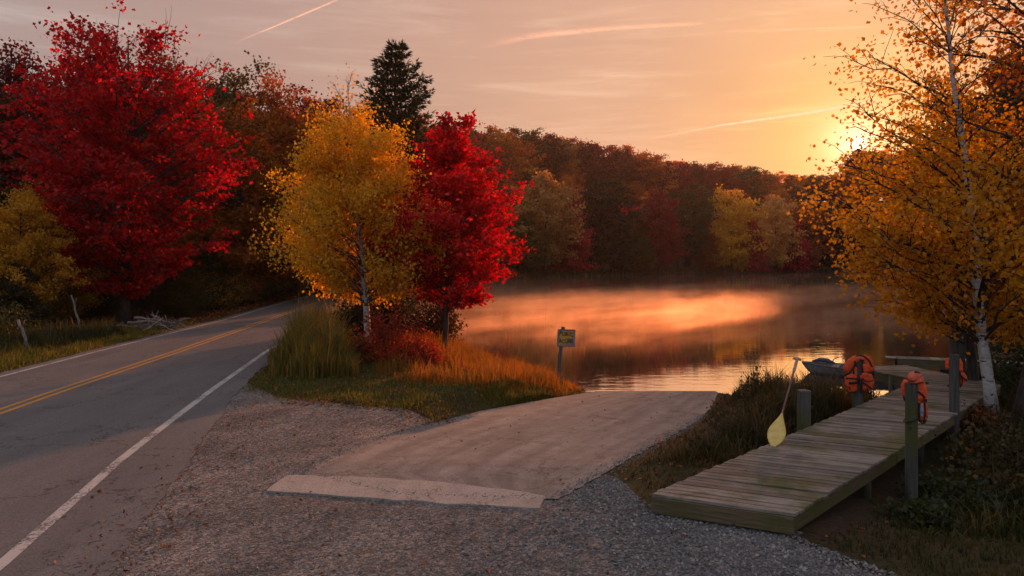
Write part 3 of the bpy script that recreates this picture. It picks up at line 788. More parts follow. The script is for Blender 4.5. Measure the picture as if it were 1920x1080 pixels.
# forest prototypes
def proto(seed, H, R0, nl, leaf, low=.16, limbs=44, sec=8, shape='round', sp=.5):
    if shape == 'round': cr = [(low, R0 * .55), (low + .14, R0 * .9), (.55, R0), (.75, R0 * .86), (.9, R0 * .52), (1, R0 * .15)]
    elif shape == 'cone': cr = [(low, R0 * .85), (.35, R0), (.6, R0 * .72), (.85, R0 * .36), (1, R0 * .06)]
    else: cr = [(low, R0 * .4), (.45, R0 * .75), (.65, R0), (.82, R0 * .9), (.94, R0 * .6), (1, R0 * .2)]
    return gen_tree(seed, H, cr, limbs, sec, nl, leaf, (sp, sp, sp * .45), H * .013, rise=.4, upbias=.6, gap=.15, wob_=.15)
PR = []
for i, (H_, R_, nl, lf, lo, sh) in enumerate([(15, 4.6, 9000, .36, .14, 'round'), (16, 4.2, 9000, .36, .12, 'cone'), (17, 5.2, 9500, .38, .2, 'vase'), (14, 4.8, 9000, .36, .10, 'round'),
                                              (17, 4.4, 8500, .36, .22, 'vase'), (13, 3.6, 7500, .34, .08, 'cone')]):
    PR.append((H_, tree_meshes(proto(40 + i, H_, R_, nl, lf, lo, shape=sh, sp=.5), 'p')))
# finer prototypes for the trees nearer by
PN = []
for i, (H_, R_, nl, lf, lo, sh) in enumerate([(14, 4.6, 26000, .20, .12, 'round'), (16, 4.6, 26000, .20, .14, 'vase'), (13, 4.0, 22000, .19, .06, 'cone')]):
    PN.append((H_, tree_meshes(proto(60 + i, H_, R_, nl, lf, lo, 54, 9, sh, .38), 'p')))
PC = [(17, tree_meshes(conifer(31, 17, 3.6, 24), 'p'))]
for L_ in (PR, PN, PC):
    for H_, ms in L_:
        ms[0].materials.append(M['bark']); ms[1].materials.append(M['bark']); ms[2].materials.append(M['f_rust'])
def plant(kind, P_, x, y, H, col, label, group=None, rz=None, rs=1., name='forest_tree', lighttrunk=False, zoff=0):
    H0, ms = P_; s = H / H0
    root = empty(name, (x, y, h1(x, y) - .15 + zoff), random.uniform(0, 6.28) if rz is None else rz, label, 'tree', group)
    root.scale = (s * rs, s * rs, s)
    for nm, me in zip(('trunk', 'branches', 'crown'), ms):
        if nm == 'branches' and kind == 'far': continue
        o = bpy.data.objects.new(nm, me); COL.objects.link(o); o.parent = root
        if nm == 'crown': o.material_slots[0].link = 'OBJECT'; o.material_slots[0].material = M['f_' + col] if 'f_' + col in M else M[col]
        elif lighttrunk: o.material_slots[0].link = 'OBJECT'; o.material_slots[0].material = M['greybark']
    return root
def tree_at(kind, P_, px, topy, d, col, label, group=None, **kw):
    """a tree at distance d whose top shows at row topy"""
    x = (px - 960) / F * d; z = h1(x, d); H = CAMH - (topy - HZ) / F * d - z
    return plant(kind, P_, x, d, H, col, label, group, **kw)
# notable trees along the far shore
FS = [
 (1022, 318, 148, PR[0], 'tan', 'tall tan-brown tree at the left end of the far shore', 1.0),
 (1072, 345, 152, PR[5], 'crimson', 'slim faded red tree leaning out beside the tall tan tree on the far shore', .8),
 (1130, 330, 160, PR[3], 'green', 'broad dark green tree between the tan tree and the crimson maple across the water', 1.1),
 (1235, 352, 168, PR[0], 'crimson', 'pinkish crimson maple at the middle of the far shore', .95),
 (1203, 385, 165, PR[1], 'olive', 'low olive tree in front of the left side of the crimson far-shore maple', .8),
 (1300, 345, 176, PR[4], 'green', 'dark green tree right of the crimson far-shore maple', 1.),
 (1372, 348, 180, PR[3], 'gold', 'yellow-green rounded tree on the far shore below the orange ridge', .95),
 (1412, 402, 180, PR[5], 'crimson', 'small deep red tree at the foot of the yellow-green rounded tree', .9),
 (1455, 362, 188, PR[0], 'tan', 'pale brown tree on the far shore toward the sun', .95),
 (1490, 408, 190, PR[5], 'crimson', 'dull red low tree below the pale brown trees near the sunlit end', 1.),
 (1505, 372, 196, PR[3], 'rust', 'rusty rounded tree at the right end of the visible far shore', 1.),
 (1325, 400, 176, PR[1], 'rust', 'narrow rust tree at the water line beneath the yellow-green tree', .8),
 (990, 390, 144, PR[1], 'olive', 'olive tree half hidden by the slender scarlet maple at the far left shore', 1.),
 (1165, 395, 162, PR[1], 'green', 'short dark evergreen-looking tree on the shore left of the crimson maple', .9),
 (1560, 400, 200, PR[0], 'brown', 'dark brown tree on the far shore just left of the amber birch leaves', 1.),
 (1620, 380, 200, PR[3], 'brown', 'dark brown tree on the far shore behind the amber birch leaves', 1.)]
for px, ty, dd, P_, col, lab, rs in FS: tree_at('far', P_, px, ty, dd, col, lab, 'trees along the far shore', rs=rs)
rngf = np.random.default_rng(99)
GL = {'rust': 'rust-coloured tree in the wooded hillside across the pond', 'orange': 'orange tree in the wooded hillside across the pond', 'crimson': 'red tree in the wooded hillside across the pond',
      'maroon': 'dark maroon tree in the wooded hillside across the pond', 'olive': 'olive tree in the wooded hillside across the pond', 'green': 'dark green tree in the wooded hillside across the pond',
      'tan': 'tan tree in the wooded hillside across the pond', 'gold': 'dull yellow tree in the wooded hillside across the pond', 'brown': 'brown tree in the wooded hillside across the pond'}
cols = ['rust'] * 7 + ['orange'] * 6 + ['crimson'] * 4 + ['maroon'] * 5 + ['olive'] * 4 + ['green'] * 5 + ['tan'] * 3 + ['gold'] * 3 + ['brown'] * 1
cnt = 0
def ridge_row(px):   # row of the wooded skyline, raised below the sun to shade the dock
    return np.interp(px, [380, 470, 600, 700, 860, 930, 1050, 1180, 1230, 1320, 1400, 1480, 1560, 1596, 1603, 1645, 1700, 1800, 1960], [120, 140, 165, 200, 240, 242, 255, 278, 295, 306, 312, 328, 327, 326, 281, 281, 296, 290, 285])  # kept lower left of the sun so sunlight reaches the mist
ROWS = [(5, 6.0), (12, 6.5), (22, 7.2), (34, 8), (48, 8.5), (64, 9), (84, 9.5)]
SPOTS = []
for row, (off, step) in enumerate(ROWS):
    # follow the far shore outline, pushed outwards
    A = [np.array(q, float) for q in ((-26, 118), (-5.5, 133), (2, 140), (29, 168), (61, 193), (92, 212), (130, 222), (190, 226), (300, 228))]
    s = 0.
    for i in range(len(A) - 1):
        e = A[i + 1] - A[i]; L = np.linalg.norm(e); e /= L; nrm = np.array([-e[1], e[0]])
        while s < L:
            q = A[i] + e * s + nrm * (off + rngf.normal(0, 2)); s += step * rngf.uniform(.8, 1.2)
            px = 960 + q[0] / q[1] * F
            if not (850 < px < 1800): continue
            if row < 1 and 940 < px < 1640: continue
            if px > 1640 and (row in (1, 2, 4, 5) or px > 1700 and row != 3): continue
            SPOTS.append((q[0], q[1], row, px))
        s -= L
for k, px in enumerate(np.arange(700, 1820, 15)):
    D = np.interp(px, [700, 900, 1000, 1560, 1800], [175, 225, 262, 330, 330]) + rngf.normal(0, 5)
    if px < 880 and k % 2: continue
    SPOTS.append(((px - 960) / F * D, D, 9, px))
for px in (1607, 1616, 1626, 1636): SPOTS.append(((px - 960) / F * 322, 322, 9, px))  # extra unseen trees added below the sun to block its light on the dock
for x, y, row, px in SPOTS:
    z = h1(x, y); room = CAMH - (ridge_row(px) - HZ) / F * y - z
    H = min(rngf.uniform(11, 17.5), room + rngf.uniform(-2, .5))
    if row == 9: H = max(7, room + rngf.uniform(-.8, .9))
    if H < 5: continue
    col = cols[rngf.integers(len(cols))]
    if row > 5 and rngf.random() < .35: col = ['brown', 'maroon', 'rust'][rngf.integers(3)]
    where = ('on the far shore' if row < 2 else 'low on the slope' if row < 4 else 'halfway up the slope' if row < 7 else 'on the ridge line') + ' ' + \
        ('behind the slender maple' if px < 1000 else 'above the tan tree' if px < 1100 else 'left of the crimson maple' if px < 1190 else 'above the crimson maple' if px < 1290 else
         'between the crimson and yellow-green trees' if px < 1350 else 'above the yellow-green tree' if px < 1430 else 'left of the sun' if px < 1560 else 'below the sun' if px < 1660 else 'behind the dock birch')
    lb = {'rust': 'rust-coloured', 'orange': 'orange', 'crimson': 'red', 'maroon': 'dark maroon', 'olive': 'olive', 'green': 'dark green', 'tan': 'tan', 'gold': 'dull yellow', 'brown': 'brown'}[col]
    plant('far', PR[rngf.integers(len(PR))], x, y, H, col, lb + ' tree ' + where, 'trees of the wooded hillside across the pond', rs=rngf.uniform(.9, 1.2) * max(.9, (13.5 / H) ** .6) * (1.25 if row == 9 else 1))
    cnt += 1
print('hillside trees', cnt)
# left forest beyond the road
LF_ = [  # px, top row, distance, proto, colour, label, width
 (35, 330, 34, PN[0], 'gold', 'yellow-leaved low tree left of the huge scarlet maple', 1.0),
 (95, 355, 36, PN[2], 'gold', 'small yellow understory tree tucked against the left side of the scarlet maple', 1.0),
 (-60, 300, 36, PN[0], 'green', 'dark green tree cut by the left edge of the view', 1.1),
 (20, 95, 48, PN[1], 'maroon', 'dark maroon tree behind the left shoulder of the scarlet maple', 1.0),
 (-70, 130, 46, PN[0], 'rust', 'dark rust tree at the left edge behind the maples', 1.0),
 (110, 130, 56, PN[0], 'green', 'dark green tree directly behind the scarlet maple', 1.2),
 (250, 120, 58, PN[1], 'brown', 'brown tree behind the middle of the scarlet maple', 1.2),
 (385, 118, 62, PN[1], 'olive', 'olive-topped tree showing right of the scarlet maple crown', 1.),
 (445, 168, 50, PN[0], 'orange', 'big rounded rust-orange tree on the dark slope left of the golden birch', 1.25),
 (520, 150, 66, PN[1], 'rust', 'rust tree whose dark top breaks the skyline left of the golden birch', 1.),
 (600, 172, 72, PN[0], 'maroon', 'maroon tree on the skyline just behind the golden birch', 1.1),
 (340, 470, 41, PN[2], 'olive', 'short olive tree by the road under the right side of the scarlet maple', 1.2),
 (500, 300, 54, PN[2], 'olive', 'shadowed olive-brown tree above the road bend', 1.2),
 (395, 440, 46, PN[2], 'green', 'low dark green tree between scarlet maple and road bend', 1.2),
 (560, 330, 64, PN[0], 'green', 'dark green tree at the road bend behind the golden birch', 1.2),
 (150, 450, 40, PN[2], 'green', 'low dark green tree beneath the scarlet maple', 1.3),
 (30, 470, 33, PN[2], 'green', 'low dark shrubby tree at the left edge behind the tall verge grass', 1.3),
 (640, 300, 78, PN[1], 'brown', 'brown tree hidden mostly behind the golden birch', 1.3),
 (745, 430, 46, PN[2], 'green', 'dark bushy tree seen low between golden birch and slender maple', .9),
 (700, 400, 70, PN[0], 'green', 'dark green tree behind the golden birch crown', 1.2),
 (790, 330, 84, PN[1], 'rust', 'rust tree in the gap left of the slender scarlet maple', 1.2),
 (860, 300, 100, PN[0], 'maroon', 'maroon tree right behind the slender scarlet maple', 1.2),
 (880, 262, 122, PN[1], 'brown', 'brown tree on the left end of the far hillside skyline', 1.1),
 (760, 270, 104, PN[0], 'brown', 'brown tree behind the pine', 1.3)]
for px, ty, dd, P_, col, lab, rs in LF_: tree_at('near', P_, px, ty, dd, col, lab, 'roadside forest trees', rs=rs)
for row, (off, step) in enumerate([(9, 6), (17, 7.5), (27, 9), (40, 11)]):
    y = 14 + row * 2.
    while y < 105:
        x = float(rl(y)) - off + rngf.normal(0, 1.4); px = 960 + x / y * F
        if -500 < px < 700 and not (row == 0 and 30 < y < 46):
            top = 190 + rngf.uniform(-20, 130) if px < 330 else 200 + rngf.uniform(0, 120)
            H = CAMH - (top - HZ) / F * y - h1(x, y); H = float(np.clip(H, 7, 18))
            col = ['green', 'olive', 'brown', 'rust', 'maroon', 'green', 'brown'][rngf.integers(7)]
            plant('near', PN[rngf.integers(3)], x, y, H, col, {'green': 'dark green', 'olive': 'dark olive', 'brown': 'shadowed brown', 'rust': 'shadowed rust', 'maroon': 'dark maroon'}[col] + ' tree ' + ('at the far left edge of the view' if px < 60 else 'behind the left half of the huge scarlet maple' if px < 260 else 'behind the right half of the huge scarlet maple' if px < 420 else 'in the dark wood above the road' if px < 520 else 'at the road bend behind the golden birch') + ('', ', near the road', ', farther back', ', deep in the wood')[min(3, row)], 'trees in the depth of the roadside wood', rs=rngf.uniform(.9, 1.25))
        y += step * rngf.uniform(.8, 1.25)
# right bank
RB = [(1700, 340, 70, PN[0], 'orange', 'orange tree on the right bank behind the amber birch'), (1760, 235, 58, PN[1], 'orange', 'tall orange-brown tree on the right bank behind the white birch trunk'),
      (1850, 130, 52, PN[1], 'rust', 'tall rust-red tree on the right bank rising behind the leaning trunk'), (1930, 60, 46, PN[0], 'rust', 'rust tree at the upper right edge of the view'),
      (1900, 300, 36, PN[2], 'green', 'dark green tree near the water at the right edge'), (1820, 360, 48, PN[2], 'crimson', 'red-leaved lower tree glimpsed through the amber leaves'),
      (1690, 400, 84, PR[0], 'brown', 'brown tree on the far right bank by the water'), (1750, 380, 66, PN[2], 'olive', 'olive tree on the right bank low behind the birch'),
      (1980, 150, 40, PN[1], 'olive', 'olive tree beyond the right edge'), (1925, 420, 27, PN[2], 'green', 'dense dark green shrubby tree at the right edge over the water'),
      (1640, 350, 110, PR[1], 'rust', 'rust tree on the right bank below the sun'), (1670, 330, 125, PR[3], 'brown', 'dark tree on the right bank just right of the sun')]
for px, ty, dd, P_, col, lab in RB:
    x = (px - 960) / F * dd
    if sdist([(x, dd)])[0] < 1: 
        while sdist([(x, dd)])[0] < 2: x += .5
        z = h1(x, dd); H = CAMH - (ty - HZ) / F * dd - z; plant('near', P_, x, dd, H, col, lab, 'trees of the right bank')
    else: tree_at('near', P_, px, ty, dd, col, lab, 'trees of the right bank')

# ------------------------------------------------------------------ dock
ZD = .25
dk = empty('wooden_dock', (1.75, 9.32, 0), 0, 'weathered plank dock running from the gravel out to the pond', 'dock')
base = Vector((1.75, 9.32)); af = Vector((1.5, -.73)); al = Vector((8.05, 8.64)); L_d = al.length; al.normalize(); wd = af.length; af.normalize()
pw = .146; gapw = .024
rngd = np.random.default_rng(3)
def para(c, u, lu, v, lv, z0, z1, ja=0, jb=0):
    """parallelogram board: corner c, along u for lu, along v for lv"""
    q = [c + u * (-ja), c + u * (lu + jb), c + u * (lu + jb) + v * lv, c + u * (-ja) + v * lv]
    V = [(p_.x, p_.y, z0) for p_ in q] + [(p_.x, p_.y, z1) for p_ in q]
    return V, [(0, 1, 2, 3), (4, 7, 6, 5), (0, 4, 5, 1), (1, 5, 6, 2), (2, 6, 7, 3), (3, 7, 4, 0)]
ang_f = math.atan2(af.y, af.x)
ps = []
for v_ in range(5):
    mb = MB()
    V, Fc = para(Vector((0, 0)), Vector((1, 0)), wd, Vector((math.cos(math.atan2(al.y, al.x) - ang_f), math.sin(math.atan2(al.y, al.x) - ang_f))), pw - gapw, -.038, 0, rngd.uniform(.0, .03), rngd.uniform(.0, .03))
    mb.add(V, Fc); me = mb.mesh('plank', bevel=.004); me.materials.append(M['plank']); ps.append(me)
n_pl = int(L_d / pw)
for i in range(n_pl):
    q = base + al * (i * pw) - base
    o = bpy.data.objects.new('plank', ps[i % 5]); COL.objects.link(o); o.parent = dk
    o.location = (q.x, q.y, ZD + rngd.uniform(-.006, .003)); o.rotation_euler = (rngd.normal(0, .004), rngd.normal(0, .003), ang_f + rngd.normal(0, .004))
# extension beyond the bend
e0, e1, e2, e3 = Vector((9.8, 17.96)), Vector((11.3, 17.22)), Vector((10.75, 20.4)), Vector((9.15, 20.1))
ne = 17
for i in range(ne):
    s0, s1 = i / ne, (i + .92) / ne; mb = MB()
    q = [e0.lerp(e3, s0), e1.lerp(e2, s0), e1.lerp(e2, s1), e0.lerp(e3, s1)]; j = rngd.uniform(-.02, .02)
    V = [(p_.x + j, p_.y, ZD - .038) for p_ in q] + [(p_.x + j, p_.y, ZD + rngd.uniform(-.004, .003)) for p_ in q]
    mb.add(V, [(0, 1, 2, 3), (4, 7, 6, 5), (0, 4, 5, 1), (1, 5, 6, 2), (2, 6, 7, 3), (3, 7, 4, 0)])
    o = mb.build('plank', M['plank'], None, bevel=.004); o.parent = dk; o.matrix_parent_inverse = Matrix.Translation(-dk.location)
def dboard(name, a, b, z0, z1, th, m, end=0):
    a, b = Vector(a[:2]), Vector(b[:2]); e = (b - a); L = e.length; e.normalize()
    mb = MB(); mb.box((L / 2, 0, (z0 + z1) / 2), (L, th, z1 - z0))
    o = mb.build(name, M[m], None, bevel=.006); o.location = (a.x, a.y, 0); o.rotation_euler = (0, 0, math.atan2(e.y, e.x))
    o.parent = dk; o.matrix_parent_inverse = Matrix.Translation(-dk.location); return o
B0 = base; B1 = base + af * wd; E0 = base + al * L_d; E1 = B1 + al * L_d
perp = Vector((-al.y, al.x))
zt_, zb_ = ZD - .042, .012
dboard('end_board', B0 - al * .012, B1 - al * .012 , zb_, zt_, .04, 'fascia')
for c0_, c1_, sgn in ((B0, E0, 1), (B1, E1, -1)):
    nseg = 3
    for k in range(nseg):
        a = c0_.lerp(c1_, k / nseg); b = c0_.lerp(c1_, (k + 1) / nseg); off = perp * sgn * -.045
        dboard('side_board', a + off + al * (.03 if k else .035), b + off - al * .004, zb_ + .01 * k, zt_, .045, 'fascia')
dboard('side_board', e0 + Vector((.05, .02)), e3 + Vector((.05, 0)), -.02, zt_, .05, 'fascia')
dboard('end_board', e3 - Vector((0, .03)), e2 - Vector((0, .03)), -.02, zt_, .05, 'fascia')
dboard('side_board', e1 - Vector((.05, -.02)), e2 - Vector((.05, 0)), -.02, zt_, .05, 'fascia')
mid = (B0 + B1) / 2
dboard('joist', mid, mid + al * L_d, -.02, zt_ - .004, .05, 'fascia')
for k, s in enumerate((3.2, 6.0, 8.8, 11.4)):
    for e_, c_ in (( .22, B0), (wd - .22, B0)):
        q = B0 + al * s + af * e_; zz = h1(q.x, q.y)
        if zz < zb_ - .12:
            mb = MB(); mb.tube([(0, 0, zz - .2), (0, 0, zt_)], [.07, .07], 8)
            o = mb.build('pile', M['post'], None, True); o.location = (q.x, q.y, 0); o.parent = dk; o.matrix_parent_inverse = Matrix.Translation(-dk.location)
for q in (e3, e2, e3.lerp(e0, .5)):
    mb = MB(); mb.tube([(0, 0, WL - .5), (0, 0, zt_)], [.07, .07], 8)
    o = mb.build('pile', M['post'], None, True); o.location = (q.x + .12, q.y - .15, 0); o.parent = dk; o.matrix_parent_inverse = Matrix.Translation(-dk.location)

def post(name, x, y, z0, z1, r, label, square=False, seed=0, cap=None, lean=(0, 0)):
    rng = np.random.default_rng(seed); n = 14; m = 8
    zs = np.linspace(z0, z1, m); P = [(lean[0] * i / m, lean[1] * i / m, z - z0) for i, z in enumerate(zs)]
    mb = MB(); mb.tube(P, [r * (1.04 - .05 * i / m) for i in range(m)], n, sq=5.0 if square else 2.0, up=(0, 1, 0) if square else None)
    V = mb.V[0]; a = np.arctan2(V[:, 1], V[:, 0]); g = 1 + .035 * np.sin(a * 5 + seed) + .02 * np.sin(a * 9 + 2)
    V[:, :2] *= g[:, None]; top = V[:, 2] > z1 - z0 - .01; V[top, 2] += rng.normal(0, .008, top.sum())
    o = mb.build(name, M['post'], None, True, loc=(x, y, z0)); tag(o, label, 'post', 'dock posts')
    return o
def edge_split(o):
    md = o.modifiers.new('e', 'EDGE_SPLIT'); md.split_angle = R(50)
for args in (('dock_post', 5.17, 13.22, -.3, .84, .10, 'short square weathered post at the left dock edge near the paddle', True, 1),
             ('dock_post', 7.02, 15.16, -.5, 1.18, .10, 'post at the left dock edge wearing the orange life jacket', False, 2),
             ('dock_post', 5.68, 10.62, -.6, 1.41, .082, 'tall greenish post at the right dock edge nearest the camera', False, 3),
             ('dock_post', 8.42, 14.22, -.35, 1.34, .085, 'dark post at the right dock edge with a thin red jacket behind', False, 4),
             ('dock_post', 11.25, 18.9, -1.0, 1.42, .15, 'thick dark pile standing in the water beyond the dock bend', True, 5)):
    edge_split(post(*args))

# paddle
def paddle():
    b = Vector((4.06, 11.62, ZD + .004)); tpt = Vector((4.95, 12.95, 1.44)); ax = (tpt - b); L = ax.length; ax.normalize()
    root = empty('canoe_paddle', b, 0, 'yellow-bladed paddle propped upright on the dock beside the short post', 'paddle')
    # local frame: z along the paddle, x across the blade
    z = ax; x = Vector((1, -.25, 0)); x = (x - x.dot(z) * z).normalized(); y = z.cross(x)
    root.rotation_euler = Matrix((x, y, z)).transposed().to_euler()
    bl = .76; n = 22; V = []; Fc = []; m = 9
    for i in range(n + 1):
        s = i / n
        w = .135 * (math.sin(min(1, s / .36) * PI / 2) ** .62 if s < .36 else 1 - .93 * ss(s, .40, 1.02) ** .85)
        w = max(w, .018)
        if i == 0: w = .03
        for side in (1, -1):
            for j in range(m):
                u = -1 + 2 * j / (m - 1); rib = .012 * math.exp(-(u / .16) ** 2) * ss(s, 0.05, .3) + .0105 * ss(s, .75, 1) * (1 - abs(u) ** 2)
                V.append((u * w, side * (.006 + rib) + .012 * (u * u) , s * bl))
    k = 2 * m
    for i in range(n):
        for j in range(m - 1):
            a = i * k + j; Fc.append((a, a + 1, a + k + 1, a + k)); a = i * k + m + j; Fc.append((a + 1, a, a + k, a + k + 1))
        a = i * k; Fc.append((a + m, a, a + k, a + k + m)); a = i * k + m - 1; Fc.append((a, a + m, a + k + m, a + k))
    Fc.append(tuple(range(m)) + tuple(range(2 * m - 1, m - 1, -1)))
    mb = MB(); mb.add(V, Fc); mb.build('blade', M['blade'], root, True)
    mb = MB(); mb.tube([(0, 0, bl - .06), (0, 0, L * .72), (0, 0, L - .06)], [.019, .017, .017], 10); mb.build('shaft', M['shaft'], root, True)
    mb = MB(); mb.tube([(0, 0, L - .34), (.0, 0, L - .30), (0, 0, L - .12), (0, 0, L - .03)], [.019, .027, .026, .024], 10); mb.build('sleeve', M['grip'], root, True)
    mb = MB(); mb.tube([(-.065, 0, L - .022), (-.05, 0, L - .008), (0, 0, L), (.05, 0, L - .008), (.065, 0, L - .022)], [.016, .025, .028, .025, .016], 10); mb.build('grip', M['grip'], root, True)
paddle()

# life jackets (local x right, y away from the viewer, z up)
def puff(name, pts, w, th, m, root, n=14, up=(0, 1, 0), ends=.35, seed=0):
    P = np.asarray(pts, float); K = 14; s = np.linspace(0, len(P) - 1, K)
    Q = np.stack([np.interp(s, np.arange(len(P)), P[:, i]) for i in range(3)], 1)
    for _ in range(2): Q[1:-1] = (Q[:-2] + 2 * Q[1:-1] + Q[2:]) / 4
    u = np.linspace(0, 1, K); W = np.interp(u * (len(P) - 1), np.arange(len(P)), np.broadcast_to(w, (len(P),)))
    e = np.clip(np.minimum(u, 1 - u) / .12, 0, 1); prof = ends + (1 - ends) * np.sqrt(1 - (1 - e) ** 2)
    seam = 1 - .10 * np.exp(-((u - .36) / .035) ** 2) - .10 * np.exp(-((u - .68) / .035) ** 2)
    mb = MB(); mb.tube(Q, W / 2 * prof * seam, n, flat=th / np.maximum(W, 1e-3) * seam, up=up, sq=3.2)
    V = mb.V[0]; r = np.random.default_rng(seed); V += .004 * np.sin(V * 38 + r.uniform(0, 6, 3)) + .003 * np.sin(V[:, [1, 2, 0]] * 71 + r.uniform(0, 6, 3))
    return mb.build(name, M[m], root, True)
def strap(name, pts, root, w=.03, th=.008, m='black', up=(0, 1, 0)):
    P = np.asarray(pts, float); K = 4 * len(P); s = np.linspace(0, len(P) - 1, K); Q = np.stack([np.interp(s, np.arange(len(P)), P[:, i]) for i in range(3)], 1)
    for _ in range(2): Q[1:-1] = (Q[:-2] + 2 * Q[1:-1] + Q[2:]) / 4
    mb = MB(); mb.tube(Q, w / 2, 6, flat=th / w * 2, up=up); return mb.build(name, M[m], root, True)
def q1(zx, zy, y=0.): return ((zx - 290) * .002, y, (605 - zy) * .002)
def jacket_b():
    r = empty('life_jacket', (7.02, 15.16, ZD), R(-8), 'large orange life jacket with black straps looped over the post at the left dock edge', 'life jacket', 'orange life jackets on the dock posts')
    puff('shoulder_panel', [q1(300, 150, -.06), q1(240, 160, -.1), q1(195, 215, -.1), q1(165, 300, -.06)], [.10, .15, .17, .13], .12, 'orange', r, seed=1)
    puff('shoulder_panel', [q1(318, 135, -.05), q1(360, 150, -.08), q1(398, 215, -.09), q1(405, 290, -.07)], [.12, .15, .16, .13], .12, 'orange', r, seed=2)
    puff('chest_panel', [q1(345, 200, -.11), q1(352, 240, -.125), q1(356, 290, -.11)], [.13, .14, .12], .08, 'orange', r, seed=3)
    puff('collar', [q1(248, 152, -.10), q1(290, 142, -.125), q1(330, 152, -.11)], [.07, .08, .07], .06, 'faded', r, seed=4)
    puff('front_panel', [q1(340, 300, -.14), q1(362, 380, -.13), q1(350, 480, -.11)], [.21, .26, .20], .12, 'orange', r, seed=5)
    puff('front_panel', [q1(205, 330, -.11), q1(208, 400, -.12), q1(228, 490, -.08)], [.22, .24, .16], .13, 'orange', r, seed=6)
    puff('pocket', [q1(300, 312, -.18), q1(335, 304, -.20), q1(362, 308, -.18)], [.06, .08, .06], .05, 'orange', r, up=(0, 1, 0), seed=7)
    puff('pocket', [q1(160, 335, -.18), q1(205, 322, -.19), q1(255, 340, -.18)], [.06, .09, .06], .05, 'orange', r, seed=8)
    puff('inner_lining', [q1(255, 240, -.07), q1(258, 290, -.08), q1(262, 330, -.08)], [.07, .06, .06], .05, 'orange', r, seed=9)
    strap('strap', [q1(320, 120, -.12), q1(372, 165, -.165), q1(418, 250, -.13), q1(424, 330, -.10), q1(412, 400, -.1)], r)
    strap('strap', [q1(250, 140, -.12), q1(268, 125, -.13), q1(300, 122, -.14), q1(330, 130, -.13)], r)
    strap('strap', [q1(240, 175, -.17), q1(238, 230, -.17), q1(185, 300, -.15), q1(155, 325, -.12)], r)
    strap('strap', [q1(340, 288, -.185), q1(380, 292, -.18), q1(415, 285, -.14)], r)
    strap('strap', [q1(150, 350, -.16), q1(205, 345, -.20), q1(270, 352, -.19), q1(330, 400, -.21), q1(400, 455, -.19), q1(440, 465, -.14)], r, .035)
    strap('strap', [q1(295, 350, -.2), q1(300, 420, -.2), q1(292, 500, -.16)], r, .035)
    strap('strap', [q1(175, 395, -.2), q1(225, 392, -.21), q1(265, 385, -.19)], r, .05)
    strap('strap', [q1(320, 368, -.215), q1(365, 376, -.22), q1(410, 362, -.18)], r, .022)
    strap('strap', [q1(160, 370, -.12), q1(185, 440, -.16), q1(215, 500, -.13)], r, .025)
    strap('strap', [q1(345, 440, -.2), q1(365, 490, -.19), q1(385, 500, -.17), q1(400, 470, -.18)], r, .025)
    mb = MB(); mb.box(q1(306, 352, -.215), (.05, .02, .04)); mb.build('buckle', M['black'], r, bevel=.005)
jacket_b()
def q2(zx, zy, y=0.): return ((zx - 752) * .00141, y, 1.41 - (zy - 410) * .00141)
def jacket_c():
    r = empty('life_jacket', (5.68, 10.62, 0), R(-10), 'faded orange life jacket draped over the tall near post and hanging down its right side', 'life jacket', 'orange life jackets on the dock posts')
    puff('shoulder_panel', [q2(752, 395, .07), q2(790, 348, .08), q2(830, 360, .10), q2(852, 420, .10)], [.08, .14, .17, .14], .13, 'faded', r, seed=1)
    puff('side_panel', [q2(790, 380, .09), q2(848, 440, .09), q2(868, 520, .08), q2(862, 600, .08)], [.13, .17, .15, .11], .15, 'orange', r, seed=2)
    puff('side_panel', [q2(815, 500, .03), q2(822, 560, .01), q2(812, 612, .02)], [.10, .10, .06], .08, 'orange', r, seed=3)
    puff('lower_panel', [q2(866, 590, .09), q2(868, 700, .07), q2(858, 810, .08)], [.12, .135, .12], .14, 'orange', r, seed=4)
    puff('lining_panel', [q2(843, 610, -.01), q2(843, 680, -.02), q2(843, 752, -.01)], [.045, .06, .05], .05, 'greyfoam', r, seed=5)
    puff('back_flap', [q2(722, 390, .07), q2(700, 440, .08), q2(700, 560, .09)], [.07, .06, .04], .10, 'orange', r, seed=6)
    strap('strap', [q2(700, 425, -.02), q2(740, 412, -.085), q2(800, 406, -.07), q2(850, 402, .0), q2(884, 414, .05)], r, .022)
    strap('strap', [q2(800, 490, -.05), q2(845, 520, -.03), q2(885, 560, .02), q2(900, 600, .05)], r, .028)
    strap('strap', [q2(868, 560, -.02), q2(872, 640, -.03), q2(878, 730, -.02), q2(862, 815, -.01)], r, .022)
    strap('strap', [q2(818, 600, -.04), q2(812, 680, -.05), q2(818, 760, -.04), q2(840, 812, -.02), q2(880, 812, .0), q2(905, 760, .03), q2(908, 650, .04)], r, .020)
    strap('strap', [q2(690, 450, .05), q2(688, 520, .05), q2(700, 600, .06)], r, .02)
    strap('strap', [q2(790, 300, .04), q2(835, 310, .04), q2(872, 345, .08), q2(886, 400, .08)], r, .025)
    mb = MB(); mb.box(q2(880, 585, -.01), (.045, .02, .05)); mb.build('buckle', M['black'], r, bevel=.005)
    # cord tied round the post
    mb = MB(); a = np.linspace(0, 2 * PI, 20); mb.tube([(.10 * math.cos(t_), .10 * math.sin(t_), q2(0, 775)[2] + .035 * math.cos(t_)) for t_ in a], .009, 6); mb.build('cord', M['black'], r, True)
    strap('cord', [q2(705, 795, -.06), q2(690, 790, -.09), q2(682, 800, -.1)], r, .02, .02)
jacket_c()
def q3(zx, zy, y=0.): return ((zx - 1162) * .0019, y, 1.34 - (zy - 145) * .0019)
